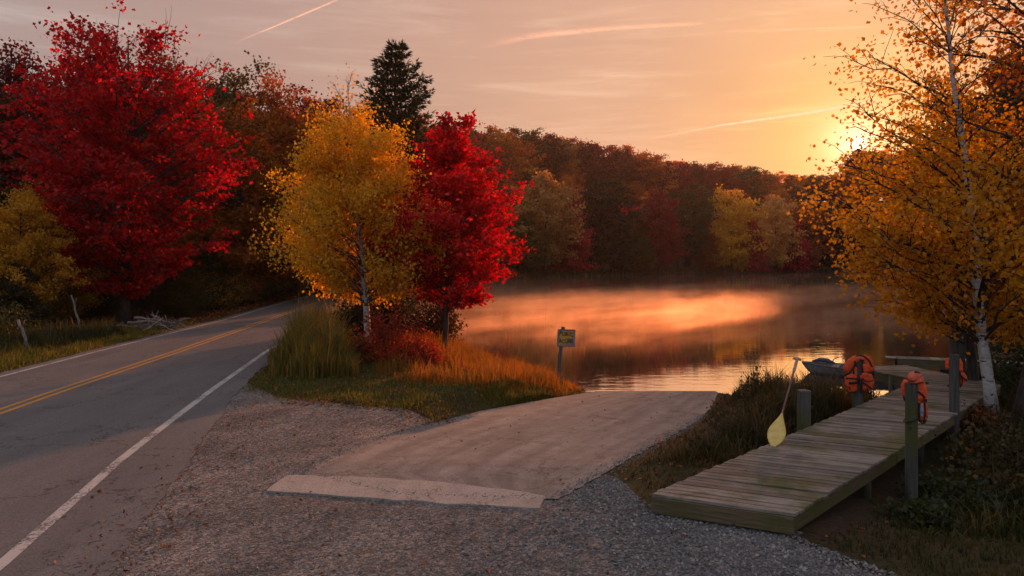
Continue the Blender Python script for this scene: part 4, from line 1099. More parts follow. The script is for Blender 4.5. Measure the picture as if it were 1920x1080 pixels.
def jacket_d():
    r = empty('life_jacket', (8.42, 14.22, 0), R(-15), 'thin red-orange life jacket hanging half hidden behind the dark post farther along the dock', 'life jacket', 'orange life jackets on the dock posts')
    puff('side_panel', [q3(1195, 175, .04), q3(1215, 230, .03), q3(1218, 320, .03)], [.08, .10, .08], .16, 'orange', r, seed=1)
    puff('side_panel', [q3(1128, 180, .06), q3(1110, 230, .06), q3(1112, 300, .06)], [.07, .07, .06], .14, 'orange', r, seed=2)
    puff('lower_panel', [q3(1225, 320, .05), q3(1255, 370, .05), q3(1228, 460, .05)], [.07, .13, .08], .10, 'orange', r, seed=3)
    strap('strap', [q3(1200, 165, -.04), q3(1190, 230, -.05), q3(1198, 320, -.04), q3(1225, 360, -.04), q3(1275, 400, -.02)], r, .028)
    strap('strap', [q3(1218, 340, -.03), q3(1235, 400, -.03), q3(1215, 470, -.02)], r, .025)
    strap('strap', [q3(1125, 165, 0), q3(1162, 150, -.09), q3(1200, 165, 0)], r, .03)
jacket_d()

# sign
def sign():
    g = G(1048, 726); d_ = g.y
    k = d_ / F
    r = empty('notice_sign', g, R(4), 'small yellow and grey notice board on a leaning grey post at the water edge', 'sign')
    H = 112 * k
    mb = MB(); mb.tube([(0, 0, -.2), (.03, 0, H * .5), (8 * k, 0, H)], [.062, .06, .056], 8, sq=4, up=(0, 1, 0)); edge_split(mb.build('sign_post', M['post'], r, True))
    bw, bh = 32 * k, 31 * k; cz = H - 5 * k - bh / 2; rot = Matrix.Rotation(R(3), 4, 'Y')
    c = Vector((13 * k, -.075, cz))
    mb = MB(); mb.box((0, 0, 0), (bw, .022, bh)); o = mb.build('board', M['signgrey'], r, bevel=.004, loc=c, rot=(0, R(2), 0))
    mb = MB()
    for q in ((-.5, 0, .03, 1.02), (.5, 0, .03, 1.02)): mb.box((q[0] * bw, -.013, 0), (.025, .012, bh * 1.02))
    for q in (-.5, .5): mb.box((0, -.014, q * bh), (bw * 1.02, .012, .025))
    mb.build('frame', M['deadwood'], o)
    mb = MB(); V = [(-.36 * bw, -.0135, .40 * bh), (.38 * bw, -.0135, .38 * bh), (.34 * bw, -.0135, -.05 * bh), (.12 * bw, -.0135, -.12 * bh), (-.05 * bw, -.0135, -.40 * bh), (-.42 * bw, -.0135, -.40 * bh), (-.34 * bw, -.0135, 0)]
    V2 = [(x, -.011, z) for x, y, z in V]; nn = len(V)
    mb.add(V + V2, [tuple(range(nn))] + [(i, i + nn, (i + 1) % nn + nn, (i + 1) % nn) for i in range(nn)]); mb.build('painted_patch', M['signyellow'], o)
    for txt, z, sz in (('PUBLIC', .14, .33), ('ACCESS', -.28, .34)):
        cu = bpy.data.curves.new('t', 'FONT'); cu.body = txt; cu.size = sz * bh; cu.align_x = 'CENTER'; cu.extrude = .0015; cu.offset = .0035
        to = bpy.data.objects.new('t', cu); COL.objects.link(to)
        dg = bpy.context.evaluated_depsgraph_get(); me = bpy.data.meshes.new_from_object(to.evaluated_get(dg)); bpy.data.objects.remove(to)
        co = np.empty(len(me.vertices) * 3); me.vertices.foreach_get('co', co); co = co.reshape(-1, 3)
        w = co[:, 0].max() - co[:, 0].min(); co[:, 0] *= bw * .80 / w; co[:, 1] += .015 * np.sin(co[:, 0] * 23); me.vertices.foreach_set('co', co.ravel())
        me.materials.clear(); lo = link('lettering', me, [M['black']], o, (0, -.0165, z * bh), (R(90), R(-5 if z < 0 else 3), 0))
sign()

# boat
def boat():
    L = 3.5; bow = at(1504, 680, 25.4); stern = Vector((12.9, 23.4, 0)); ang = math.atan2(stern.y - bow.y, stern.x - bow.x)
    r = empty('rowboat', (bow.x, bow.y, WL), ang, 'small grey rowboat with blue tarp moored beyond the dock end', 'boat')
    n, m = 18, 9
    def section(s, inn=0.):
        w = .62 * (1 - (1 - min(1, s / .62)) ** 2.1) * (1 - .12 * ss(s, .7, 1)) + .015; w -= inn
        sh = .25 + .08 * (1 - s) ** 2; keel = -.08 + .36 * (1 - min(1, s / .14)) ** 2
        P = []
        for j in range(m):
            u = -1 + 2 * j / (m - 1); a = abs(u)
            P.append((s * L - (.10 * (1 - s) * (1 - a)) * 0, math.copysign(w * min(1, a ** .55), u) if a else 0, keel + inn + (sh - keel - inn) * a ** 2.4))
        return P
    for nm, inn, mm in (('hull', 0, 'boat'), ('inner_hull', .03, 'boat')):
        V = []; Fc = []
        for i in range(n + 1): V += section(i / n, inn if i else min(inn, .01))
        for i in range(n):
            for j in range(m - 1):
                a = i * m + j; Fc.append((a, a + m, a + m + 1, a + 1))
        Fc.append(tuple(n * m + j for j in range(m)))
        mb = MB(); mb.add(V, Fc); mb.build(nm, M[mm], r, True)
    for s_ in (1, -1):
        P = [np.array(section(i / n)[m - 1 if s_ > 0 else 0]) + (0, 0, .01) for i in range(n + 1)]
        mb = MB(); mb.tube(P, .024, 6, up=(0, 0, 1)); mb.build('gunwale', M['deadwood'], r, True)
    for s in (.3, .58, .88):
        w = abs(section(s)[0][1]) * 2; mb = MB(); mb.box((s * L, 0, .26), (.22, w * .96, .03)); mb.build('seat', M['boat'], r)
    mb = MB(); mb.tube([(.35, -.1, .40), (.55, 0, .45), (.8, .05, .44), (1.05, 0, .36)], [.05, .14, .15, .05], 8, flat=.5); mb.build('tarp', M['bluecloth'], r, True)
    mb = MB(); mb.tube([(.95, 0, .38), (1.0, .02, .5), (1.12, .02, .56), (1.3, .02, .55), (1.38, .02, .51)], [.02, .016, .014, .012, .01], 6); mb.build('handle', M['darkmetal'], r, True)
    mb = MB(); mb.tube([(.02, 0, .45), (.05, -.05, .30), (.22, -.1, .12), (.3, -.1, -.02)], .012, 6); mb.build('bow_rope', M['rope'], r, True)
boat()
# low float beyond the dock
def float_walk():
    a = at(1660, 676, 25.6); a.z = 0; b = Vector((16.6, 24.2, 0)); e = b - a; L = e.length
    r = empty('floating_walkway', (a.x, a.y, WL), math.atan2(e.y, e.x), 'low dark floating walkway lying on the water behind the dock posts', 'walkway')
    mb = MB(); n = 12
    for i in range(n):
        mb = MB(); mb.box(((i + .5) * L / n, 0, .47), (L / n - .02, .72 - .3 * (i == 0), .035)); mb.build('plank', M['plank'], r, bevel=.004)
    mb = MB(); mb.box((L / 2 + .15, -.33, .31), (L - .35, .06, .27)); mb.build('side_beam', M['fascia'], r)
    mb = MB(); mb.box((L / 2 + .15, .33, .31), (L - .35, .06, .27)); mb.build('side_beam', M['fascia'], r)
    for k in range(3):
        mb = MB(); mb.box(((k + .5) * L / 3, 0, .05), (.8, .55, .25)); mb.build('float', M['darkmetal'], r, bevel=.03)
float_walk()

# ------------------------------------------------------------------ grass and plants
rg = np.random.default_rng(77)
def grass_obj(name, poly, n, hgt, wid, m, keep=None, lean=.4, hfun=None, tfun=None, label=None, dz=-.01):
    P2 = scatter(rg, poly, n, keep); P = on_ground(P2, dz)
    h = rg.uniform(hgt[0], hgt[1], len(P)) 
    if hfun is not None: h = h * hfun(P2)
    h = h * (.55 + .75 * vnoise(P2, 2.6, 12)) * (.35 + .65 * ss(-pdist(P2, poly), 0, .35 + hgt[1] * .3)) * rg.choice([.7, 1, 1, 1.18], len(P))
    w = rg.uniform(wid[0], wid[1], len(P)) / 2 * 1.5
    V, Fc = blades(rg, P, h, w, lean)
    t_ = rg.random(len(P)) ** 1.3 * .7 + .4 * vnoise(P2, 1.4, 9)
    if tfun is not None: t_ = t_ * .5 + tfun(P2)
    o = link(name, arr_mesh(name, V, Fc, False, np.repeat(np.clip(t_, 0, 1), 6)), [M[m]])
    tag(o, label, None, None, 'stuff'); return o
notlot = lambda P: (1 - lotmask(P)) * (sdist(P) > .1) * (pdist(P, RAMP) > .06) * (P[:, 0] > redge(P[:, 1]) + .05)
ISL = [(-7.6, 25.5), (-7.1, 18.9), (-5.2, 16.9), (-3.3, 15.9), (-1.0, 15.6), (0, 16.6), (2.15, 21.4), (2.4, 22.2), (.4, 27.5), (-2, 33), (-6, 40), (-9.2, 40), (-8.6, 30)]
# short lawn at the front of the point
def frontness(P): return pdist(P, GIS)
grass_obj('mown_grass', ISL, 34000, (.05, .15), (.010, .016), 'grass', lambda P: notlot(P) * (pdist(P, GIS) < 0) * np.exp(-np.maximum(0, -pdist(P, GIS) - 1.2) * .5), .7,
          tfun=lambda P: .30 * vnoise(P, .8, 4) + .25 * ss(P[:, 0], -3, 1.5))
grass_obj('meadow_grass', [(-3.6, 19.5), (-1.8, 18.3), (.2, 18.6), (2.0, 21.6), (1.9, 22.8), (.3, 27), (-2.4, 32), (-5, 31), (-4.2, 23)], 14000, (.20, .62), (.009, .016), 'drygrass', lambda P: notlot(P) * ss(vnoise(P, 1.1, 8), .15, .5), .6,
          tfun=lambda P: .5 * vnoise(P, .9, 4) + .1)
grass_obj('green_tufts', [(-.8, 18.1), (.8, 18.4), (1.5, 20.0), (.8, 20.6), (-.7, 19.6)], 5000, (.15, .36), (.01, .018), 'grass', notlot, .6)
REED = [(-7.25, 22.2), (-6.5, 20.0), (-5.2, 19.4), (-4.15, 20.2), (-4.6, 22.4), (-6.0, 25), (-7.4, 26)]
grass_obj('tall_reeds', REED, 6500, (1.0, 1.9), (.012, .024), 'reed', notlot, .42, tfun=lambda P: .16 + .45 * rg.random(len(P)) ** 2)
grass_obj('tall_reeds', [(-8.3, 31), (-7.8, 25), (-6.2, 24.5), (-6.3, 33)], 3500, (.8, 1.4), (.02, .03), 'reed', notlot, .4)
# left verge
def lv(y, o): return float(rl(y)) - o
VER = [(lv(13, .35), 13), (lv(20, .4), 20), (lv(30, .45), 30), (lv(36, .5), 36), (lv(36, 2.6), 36), (lv(26, 4.2), 26), (lv(18, 5), 18), (lv(12, 8), 12)]
grass_obj('verge_grass', VER, 26000, (.10, .28), (.011, .02), 'grass', None, .6, hfun=lambda P: 1 + .7 * ss(rl(P[:, 1]) - P[:, 0], .8, 3), tfun=lambda P: .45 * vnoise(P, .5, 6))
grass_obj('verge_reeds', [(lv(25, 1.6), 25), (lv(30.5, 1.3), 30.5), (lv(31.5, 3.4), 31.5), (lv(26, 4.8), 26)], 7000, (.45, .95), (.014, .024), 'shade', None, .4, tfun=lambda P: .1 + .2 * rg.random(len(P)))
grass_obj('verge_weeds', [(lv(19, 2.2), 19), (lv(26, 2.4), 26), (lv(27, 6), 27), (lv(19, 8), 19)], 6000, (.3, .65), (.012, .022), 'weed', None, .5, tfun=lambda P: -.1 + 0 * P[:, 0])
# between ramp and dock
grass_obj('bank_weeds', [(1.9, 11.5), (3.6, 13.2), (5.0, 15.6), (6.1, 20.7), (9.3, 19), (9.4, 17.9), (6.8, 15.2), (3.6, 11.6)], 15000, (.18, .58), (.010, .02), 'weed', lambda P: (sdist(P) > .05) * (pdist(P, RAMP) > .25) * ss(vnoise(P, 1.6, 8), .1, .5), .7,
          hfun=lambda P: .55 + 1.0 * ss(P[:, 1], 11, 16), tfun=lambda P: .5 * vnoise(P, 1.2, 4) + .05)
grass_obj('bank_grass', GDL, 9000, (.04, .14), (.008, .014), 'weed', lambda P: (sdist(P) > .0) * (pdist(P, RAMP) > .1), .8)
# right of the dock
underdock = lambda P: 1. - inpoly(P, [tuple(B0 - perp * -.0), tuple(B1 - perp * .02), tuple(E1 - perp * .02), tuple(E0)])
RGT = [(3.35, 8.4), (3.7, 7.7), (4.6, 6.4), (5.6, 4.8), (14, 4.8), (14, 14), (9.8, 15.4), (6.2, 11.2)]
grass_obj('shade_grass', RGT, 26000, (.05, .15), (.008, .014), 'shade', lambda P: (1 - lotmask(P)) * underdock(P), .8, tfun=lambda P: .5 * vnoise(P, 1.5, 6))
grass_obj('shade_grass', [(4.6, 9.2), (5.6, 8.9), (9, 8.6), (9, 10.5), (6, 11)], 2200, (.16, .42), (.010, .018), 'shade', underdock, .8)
grass_obj('right_weeds', [(6.2, 10.6), (7.2, 9.7), (14, 9), (18, 20), (13, 20.6), (9.4, 15.2)], 9000, (.3, .9), (.012, .022), 'weed', underdock, .7, tfun=lambda P: .3 * vnoise(P, 1.2, 4))
grass_obj('edge_reeds', [(6.9, 8.9), (9.5, 8.4), (9.5, 11), (7.4, 10.8)], 500, (.7, 1.35), (.02, .03), 'reed', None, .5, tfun=lambda P: -.1 + 0 * P[:, 0])
# far-shore sedge
grass_obj('far_sedge', [(-8, 134), (2, 138), (29, 166), (61, 191), (92, 210), (96, 216), (60, 197), (28, 172), (0, 145), (-10, 138)], 16000, (.5, 1.3), (.12, .25), 'weed', lambda P: sdist(P) > -.8, .6, dz=0)
for q in ((1600, 535),):
    c = atz(1620, 527, WL)
    P2 = rg.normal(0, 1, (1800, 2)) * np.array([8, 5]) + np.array([c.x, c.y]); P = np.column_stack([P2, np.full(len(P2), WL - .02)])
    V, Fc = blades(rg, P, rg.uniform(.3, .9, len(P)), rg.uniform(.04, .08, len(P)), .5)
    tag(link('emergent_sedge', arr_mesh('emergent_sedge', V, Fc, False, np.repeat(rg.random(len(P)) * .5, 6)), [M['weed']]), None, None, None, 'stuff')

# bushes
def bush(name, loc, Rx, H, n, leaf, m, label, seed, group=None, cat='shrub', nb=60, up=.3):
    rng = np.random.default_rng(seed); paths = []; cen = []
    for i in range(nb):
        a = rng.uniform(0, 2 * PI); r = Rx * math.sqrt(rng.random()) ; z = H * rng.uniform(.35, 1.0) * math.sqrt(max(.1, 1 - (r / Rx) ** 2 * .75))
        st = np.array([r * .25 * math.cos(a), r * .25 * math.sin(a), -.05]); en = np.array([r * math.cos(a), r * math.sin(a), z])
        P = limb_path(st, en, .08 * r, 6, rng, .02); paths.append((P, .010, .003))
        for s in (.45, .65, .85, 1.): cen.append(st + (en - st) * s + np.array([0, 0, .08 * r * 4 * s * (1 - s)]))
    cen = np.array(cen); ix = rng.integers(0, len(cen), n); sp = Rx * .13
    C = cen[ix] + rng.normal(0, 1, (n, 3)) * np.array([sp, sp, sp * .8]); C[:, 2] = np.maximum(C[:, 2], .02)
    V, Fc = leaves(rng, C, leaf, up, .2)
    ct = np.clip(rng.normal(.5, .25, len(cen)), 0, 1)[ix]
    r = empty(name, loc, 0, label, cat, group)
    link('stems', arr_mesh('stems', *tubes(paths, 4), True), [M['bark']], r)
    link('foliage', arr_mesh('foliage', V, Fc, False, np.repeat(ct * .6 + .4 * rng.random(n), 4)), [M[m]], r)
def gz(x, y): return Vector((x, y, h1(x, y)))
bush('red_shrub', gz(-3.7, 22.6), 1.15, 1.75, 4200, .07, 'bush', 'red-orange leafy shrub between the birch trunk and the slender maple trunk', 1)
bush('red_shrub', gz(-2.7, 22.0), .8, .95, 2400, .065, 'bush', 'lower rust-red shrub in front of the slender maple trunk', 2)
bush('red_shrub', gz(-4.8, 22.3), .7, .9, 1500, .06, 'weed', 'dark shrub at the foot of the golden birch', 3)
bush('dark_shrub', gz(-5.4, 29), 1.6, 2.2, 4500, .11, 'f_green', 'dark green shrub behind the golden birch trunk', 4)
bush('dark_shrub', gz(-3.2, 31), 1.2, 2.3, 3000, .11, 'f_brown', 'brownish shrub behind the slender maple trunk', 5)
for i, (px, d_, Rx, H_, m_, lab) in enumerate([
    (15, 34, 2.6, 2.3, 'f_green', 'dark green shrub at the left edge behind the verge grass'), (85, 42, 2.6, 2.3, 'f_green', 'dark green shrub behind the leaning pale broken trunk'),
    (200, 42, 2.6, 2.4, 'f_green', 'dark green shrub under the scarlet maple behind the reeds'), (330, 43, 2.5, 2.4, 'f_green', 'dark green shrub behind the large heap of dead branches'),
    (390, 46, 2.4, 2.8, 'f_gold', 'dull yellow shrub under the trees right of the maple trunk'), (470, 56, 2.4, 2.6, 'f_olive', 'olive shrub by the road bend'),
    (-60, 27, 2.0, 2.0, 'f_green', 'dark shrub cut by the left edge of the view'), (545, 62, 2.6, 2.6, 'f_green', 'dark shrub at the far end of the road bend')]):
    bush('dark_shrub', gz((px - 960) / F * d_, d_), Rx, H_, 6500, .085, m_, lab, 20 + i, nb=80)
for i, (x, y, Rx, H_, m_, lab, n_) in enumerate([
    (7.4, 11.6, .9, .7, 'weed', 'dark leafy shrub low beside the tall near post', 1500), (6.5, 10.9, .7, .55, 'f_green', 'dark green clump in the hollow just behind the tall near post', 1500), (5.3, 9.7, .45, .28, 'f_green', 'low dark green clump tucked under the right edge of the dock', 700), (8.3, 12.6, 1.0, .8, 'weed', 'leafy weed clump in the hollow right of the dock', 1700),
    (9.4, 13.4, .9, .75, 'weed', 'leafy weed clump at the foot of the white birch', 1500), (8.1, 10.2, .9, .8, 'weed', 'dark weed clump near the lower right edge', 1500),
    (9.9, 17.0, .7, .75, 'weed', 'brown weed clump against the dock near the dark trunk', 1200), (12.6, 18.6, 1.3, 1.9, 'f_green', 'dark green shrub at the right edge beside the water', 3500),
    (10.4, 12.3, 1.2, 1.0, 'f_green', 'dark green clump below the leaning trunk', 1800), (9.2, 14.9, .6, .55, 'litter', 'pale dried weed clump left of the birch foot', 700)]):
    bush('weed_clump' if m_ != 'f_green' else 'dark_shrub', gz(x, y), Rx, H_, n_, .075, m_, lab, 50 + i, nb=40, up=.8)
for i, (x, y, H_) in enumerate([(3.9, 13.6, .75), (4.7, 14.6, .95), (5.4, 16.6, .9), (6.6, 17.6, .85), (3.2, 12.6, .5), (7.6, 17.2, .8)]):
    bush('seedhead_weed', gz(x, y), .38, H_, 260, .05, 'weed', ['dark seed-headed weed beside the ramp edge', 'tallest dark seed-headed weed left of the paddle', 'seed-headed weed at the water side behind the paddle', 'seed-headed weed between the two left dock posts', 'low reddish weed at the ramp edge nearest the camera', 'seed-headed weed under the large life jacket'][i], 80 + i, 'seed-headed weeds between ramp and dock', 'weed', nb=16)

# fallen leaves, twigs, pebbles
def litter(name, poly, n, size, m='litter', keep=None, dz=.012):
    P2 = scatter(rg, poly, n, keep); P = on_ground(P2, dz)
    V, Fc = leaves(rg, P, size, 1.6, 0, .45); o = link(name, arr_mesh(name, V, Fc, False, np.repeat(rg.random(len(P)), 4)), [M[m]]); tag(o, None, None, None, 'stuff')
litter('fallen_leaves', [(lv(30, .45), 30), (lv(57, .5), 57), (lv(80, .5), 80), (lv(80, 9), 80), (lv(30, 8), 30)], 16000, .11)
litter('fallen_leaves', ISL, 4200, .06, keep=notlot, dz=.05)
litter('fallen_leaves', [(-1.2, 15.2), (.1, 15.6), (.3, 16.4), (-1, 16.2), (-5, 16.8), (-5, 16.2)], 900, .05)
litter('fallen_leaves', GDL, 1200, .06)
litter('fallen_leaves', RGT, 500, .07, keep=lambda P: (1 - lotmask(P)) * underdock(P))
litter('fallen_leaves', [(-4.2, 6), (-5.0, 9), (-5.2, 12), (-6.0, 16), (-6.3, 18), (-5, 17), (-4.4, 12), (-3.4, 8), (-2.4, 6)], 700, .032)
litter('fallen_leaves', [(-6, 6), (-6, 16), (0, 15.5), (2, 9), (2, 5)], 260, .05, keep=lambda P: lotmask(P))
def pebbles(name, poly, n, size, keep=None, sub=1):
    P2 = scatter(rg, poly, n, keep); n = len(P2); s = rg.uniform(size[0], size[1], n) * rg.uniform(.7, 1.2, n)
    P = on_ground(P2); P[:, 2] += s * .12
    O = np.array([(1, 0, 0), (.31, .95, 0), (-.81, .59, 0), (-.81, -.59, 0), (.31, -.95, 0), (.35, .1, .62), (-.35, .25, .58), (-.1, -.4, .6)])
    Fi = np.array([(0, 1, 5), (1, 2, 6), (1, 6, 5), (2, 3, 6), (3, 7, 6), (3, 4, 7), (4, 0, 7), (0, 5, 7), (5, 6, 7), ])
    V = O[None] * (1 + rg.normal(0, .16, (n, 8, 3))); a = rg.uniform(0, 6.28, n); ca, sa = np.cos(a), np.sin(a)
    V[..., 1] *= rg.uniform(.55, .95, n)[:, None]
    X = V[..., 0] * ca[:, None] - V[..., 1] * sa[:, None]; Y = V[..., 0] * sa[:, None] + V[..., 1] * ca[:, None]
    T = rg.normal(0, .25, (n, 2)); Z = V[..., 2] + X * T[:, :1] + Y * T[:, 1:]
    V = np.stack([X, Y, Z], 2) * (s / 2)[:, None, None] + P[:, None]
    Fc = (np.arange(n)[:, None, None] * 8 + Fi[None]).reshape(-1, 3)
    o = link(name, arr_mesh(name, V.reshape(-1, 3), Fc, False, np.repeat(np.clip(rg.normal(.5, .22, n), 0, 1), 8)), [M['pebble']]); tag(o, None, None, None, 'stuff')
offramp = lambda P: (pdist(P, RAMP) > .02) * lotmask(P)
pebbles('gravel', [(.6, 9.7), (-.6, 8.3), (-.3, 6.2), (.6, 4.6), (5.6, 4.6), (4.6, 6.6), (3.5, 8.2), (3.3, 8.6), (1.9, 9.3), (1.7, 10.0), (1.5, 10.9), (1.2, 10.7)], 17000, (.022, .05), keep=lambda P: (pdist(P, RAMP) > .03) * (.12 + .88 * ss(P[:, 0] + .35 * (P[:, 1] - 8) + .9 * (vnoise(P, 1.8, 3) - .5), .6, 2.0)))
pebbles('gravel', [(-5, 5.5), (-5.2, 10), (-6, 15), (-4, 16), (-1.3, 14.8), (-3.2, 11.2), (-3, 9.6), (.8, 9.4), (.6, 5.0)], 15000, (.012, .03), keep=lambda P: offramp(P) * (P[:, 0] > redge(P[:, 1]) - .1))
def on_ramp_edge(P): return np.exp(-(pdist(P, RAMP) / .13) ** 2) * (P[:, 1] < 17)
P_keep = on_ground
def on_ground(P2, dz=0.):
    P2 = np.asarray(P2); z = height(P2); k = inpoly(P2, RAMP); z = np.where(k, ramp_z(P2[:, 1]) + .014, z); return np.column_stack([P2, z + dz])
pebbles('gravel', [(-3.6, 10.6), (.9, 9.3), (4.6, 15.6), (4.4, 17), (-1.2, 17), (-3.4, 13)], 3800, (.012, .032), keep=on_ramp_edge)
litter('fallen_leaves', RAMP, 70, .05, dz=.008)
grass_obj('edge_tufts', [(-7.4, 18.6), (-5.2, 16.3), (-3.3, 15.3), (-.9, 15.0), (.4, 16.9), (-.8, 16.6), (-3.2, 16.6), (-5.2, 17.6), (-7.0, 19.9)], 2600, (.03, .10), (.008, .014), 'grass', lambda P: np.exp(-np.maximum(0, pdist(P, GIS)) * 5) * (pdist(P, RAMP) > 0) * (vnoise(P, 3.1, 4) > .4) * (P[:, 0] > redge(P[:, 1])), .9)
# short sticks lying on the gravel
def sticks(poly, n, L, keep=None):
    P2 = scatter(rg, poly, n, keep); P = on_ground(P2, .008); paths = []
    for p_ in P:
        a = rg.uniform(0, 6.28); l = rg.uniform(*L); dd = np.array([math.cos(a), math.sin(a), 0]) * l
        paths.append((limb_path(p_, p_ + dd + (0, 0, rg.uniform(0, .02)), .01, 4, rg, l * .06), .004, .002))
    o = link('twigs', arr_mesh('twigs', *tubes(paths, 3), True), [M['bark']]); tag(o, None, None, None, 'stuff')
sticks([(-4.5, 5.5), (-5.2, 10), (-6, 15), (-4, 16), (-1.3, 14.8), (-3.2, 11.2), (-3, 9.6), (.8, 9.4), (.6, 5.0)], 420, (.04, .16), lambda P: offramp(P))

# dead wood beside the road
def deadpile(name, c, n, L, r, label, seed, spread=(1.2, .8)):
    rng = np.random.default_rng(seed); root = empty(name, c, 0, label, 'branch pile')
    for i in range(n):
        a = rng.normal(.1, .8); l = rng.uniform(*L); x, y = rng.normal(0, spread[0] * .5), rng.normal(0, spread[1] * .5); z = rng.uniform(.03, .45) * (1 - abs(x) / (spread[0] * 2))
        d_ = np.array([math.cos(a), math.sin(a) * .6, rng.normal(.05, .22)]) * l / 2; m_ = np.array([x, y, max(.04, z)])
        P = limb_path(m_ - d_, m_ + d_, rng.normal(0, .08), 7, rng, .03); P[:, 2] = np.maximum(P[:, 2], .02)
        mb = MB(); mb.tube(P, np.linspace(1, .45, 7) * r * rng.uniform(.4, 1.1), 7); mb.build('dead_branch', M['deadwood' if rng.random() < .45 else 'greybark'], root, True)
        if rng.random() < .5:
            mb = MB(); b = P[3]; mb.tube([b, b + np.array([rng.normal(0, .15), rng.normal(0, .1), .2 + .2 * rng.random()])], [r * .4, r * .15], 6); mb.build('dead_branch', M['deadwood'], root, True)
    return root
g = G(303, 618); deadpile('branch_pile', g, 34, (.8, 2.0), .062, 'large heap of dead grey branches on the verge below the maple trunk', 1, (1.5, 1.1))
g = G(452, 566); deadpile('branch_pile', g, 9, (1.0, 2.2), .06, 'smaller heap of pale dead branches farther up the road', 2, (1.4, .7))
g = G(405, 580); deadpile('branch_pile', g, 10, (.8, 1.6), .045, 'dark scattered branches between the two heaps beside the road', 3, (1.4, .8))
def snag(a, b, r0, r1, label, m='deadwood'):
    rng = np.random.default_rng(int(a[0] * 7) & 255); a_ = np.array(a); b_ = np.array(b)
    P = limb_path(np.zeros(3), b_ - a_, .05, 8, rng, .03); mb = MB(); mb.tube(P, np.linspace(r0, r1, 8), 8)
    r = empty('dead_trunk', a, 0, label, 'dead tree'); mb.build('trunk', M[m], r, True)
    q = P[5]; mb = MB(); mb.tube([q, q + np.array([.12, 0, .28])], [r1 * .6, .008], 6); mb.build('stub', M[m], r, True)
g = gz((152 - 960) / F * 33, 33); snag(g, at(133, 553, 33.3), .06, .035, 'thin pale broken trunk leaning left behind the verge reeds')
g = gz((56 - 960) / F * 25.5, 25.5); snag(g, at(34, 600, 25.7), .06, .045, 'short pale snapped trunk leaning at the left edge of the verge')
g = G(316, 612); snag(Vector((g.x + .0, g.y - .2, g.z + .1)), at(283, 590, g.y), .06, .04, 'bleached log slanting on top of the large branch heap')

# trunks in the dark wood and on the far shore
for i, (px, py, ty, d_, lab) in enumerate([(437, 560, 380, 52, 'thin grey trunk standing in the dark wood right of the maple'), (505, 548, 440, 60, 'slim grey trunk by the road bend'), (290, 580, 440, 42, 'second slim trunk beside the scarlet maple trunk')]):
    x = (px - 960) / F * d_; g = gz(x, d_); t_ = at(px + 4, ty, d_); mb = MB(); rr_ = .11
    mb.tube([(0, 0, -.1), (.1, 0, (t_.z - g.z) * .5), (t_.x - g.x, 0, t_.z - g.z)], [rr_, rr_ * .8, .05], 8)
    r = empty('bare_tree', g, 0, lab, 'tree'); mb.build('trunk', M['greybark'], r, True)
    paths = []
    for k in range(9):
        z = (t_.z - g.z) * (.4 + .07 * k); a = k * 2.4; paths.append((limb_path(np.array([.08, 0, z]), np.array([.9 * math.cos(a), .9 * math.sin(a), z + .6]), .05, 4), .02, .006))
    link('branches', arr_mesh('branches', *tubes(paths, 4), True), [M['greybark']], r)
for i, (px, base_y, topy) in enumerate([(1310, 505, 470), (1222, 508, 480), (1095, 512, 440)]):
    d_ = F * (CAMH - WL) / (base_y - HZ) * .98; x = (px - 960) / F * 178; 
    while sdist([(x, 150)])[0] < 0: break
    g = G(px, base_y - 1); h_ = (base_y - topy) * g.y / F
    r = empty('bare_tree', g, 0, ['pale bare snag standing on the far shore right of the crimson maple', 'short pale snag at the water line below the crimson maple', 'thin bare tree on the far shore left of the dark green trees'][i], 'tree')
    mb = MB(); mb.tube([(0, 0, -.2), (.2, 0, h_ * .5), (.1 * i, 0, h_)], [.16, .13, .05], 7); mb.build('trunk', M['deadwood'], r, True)

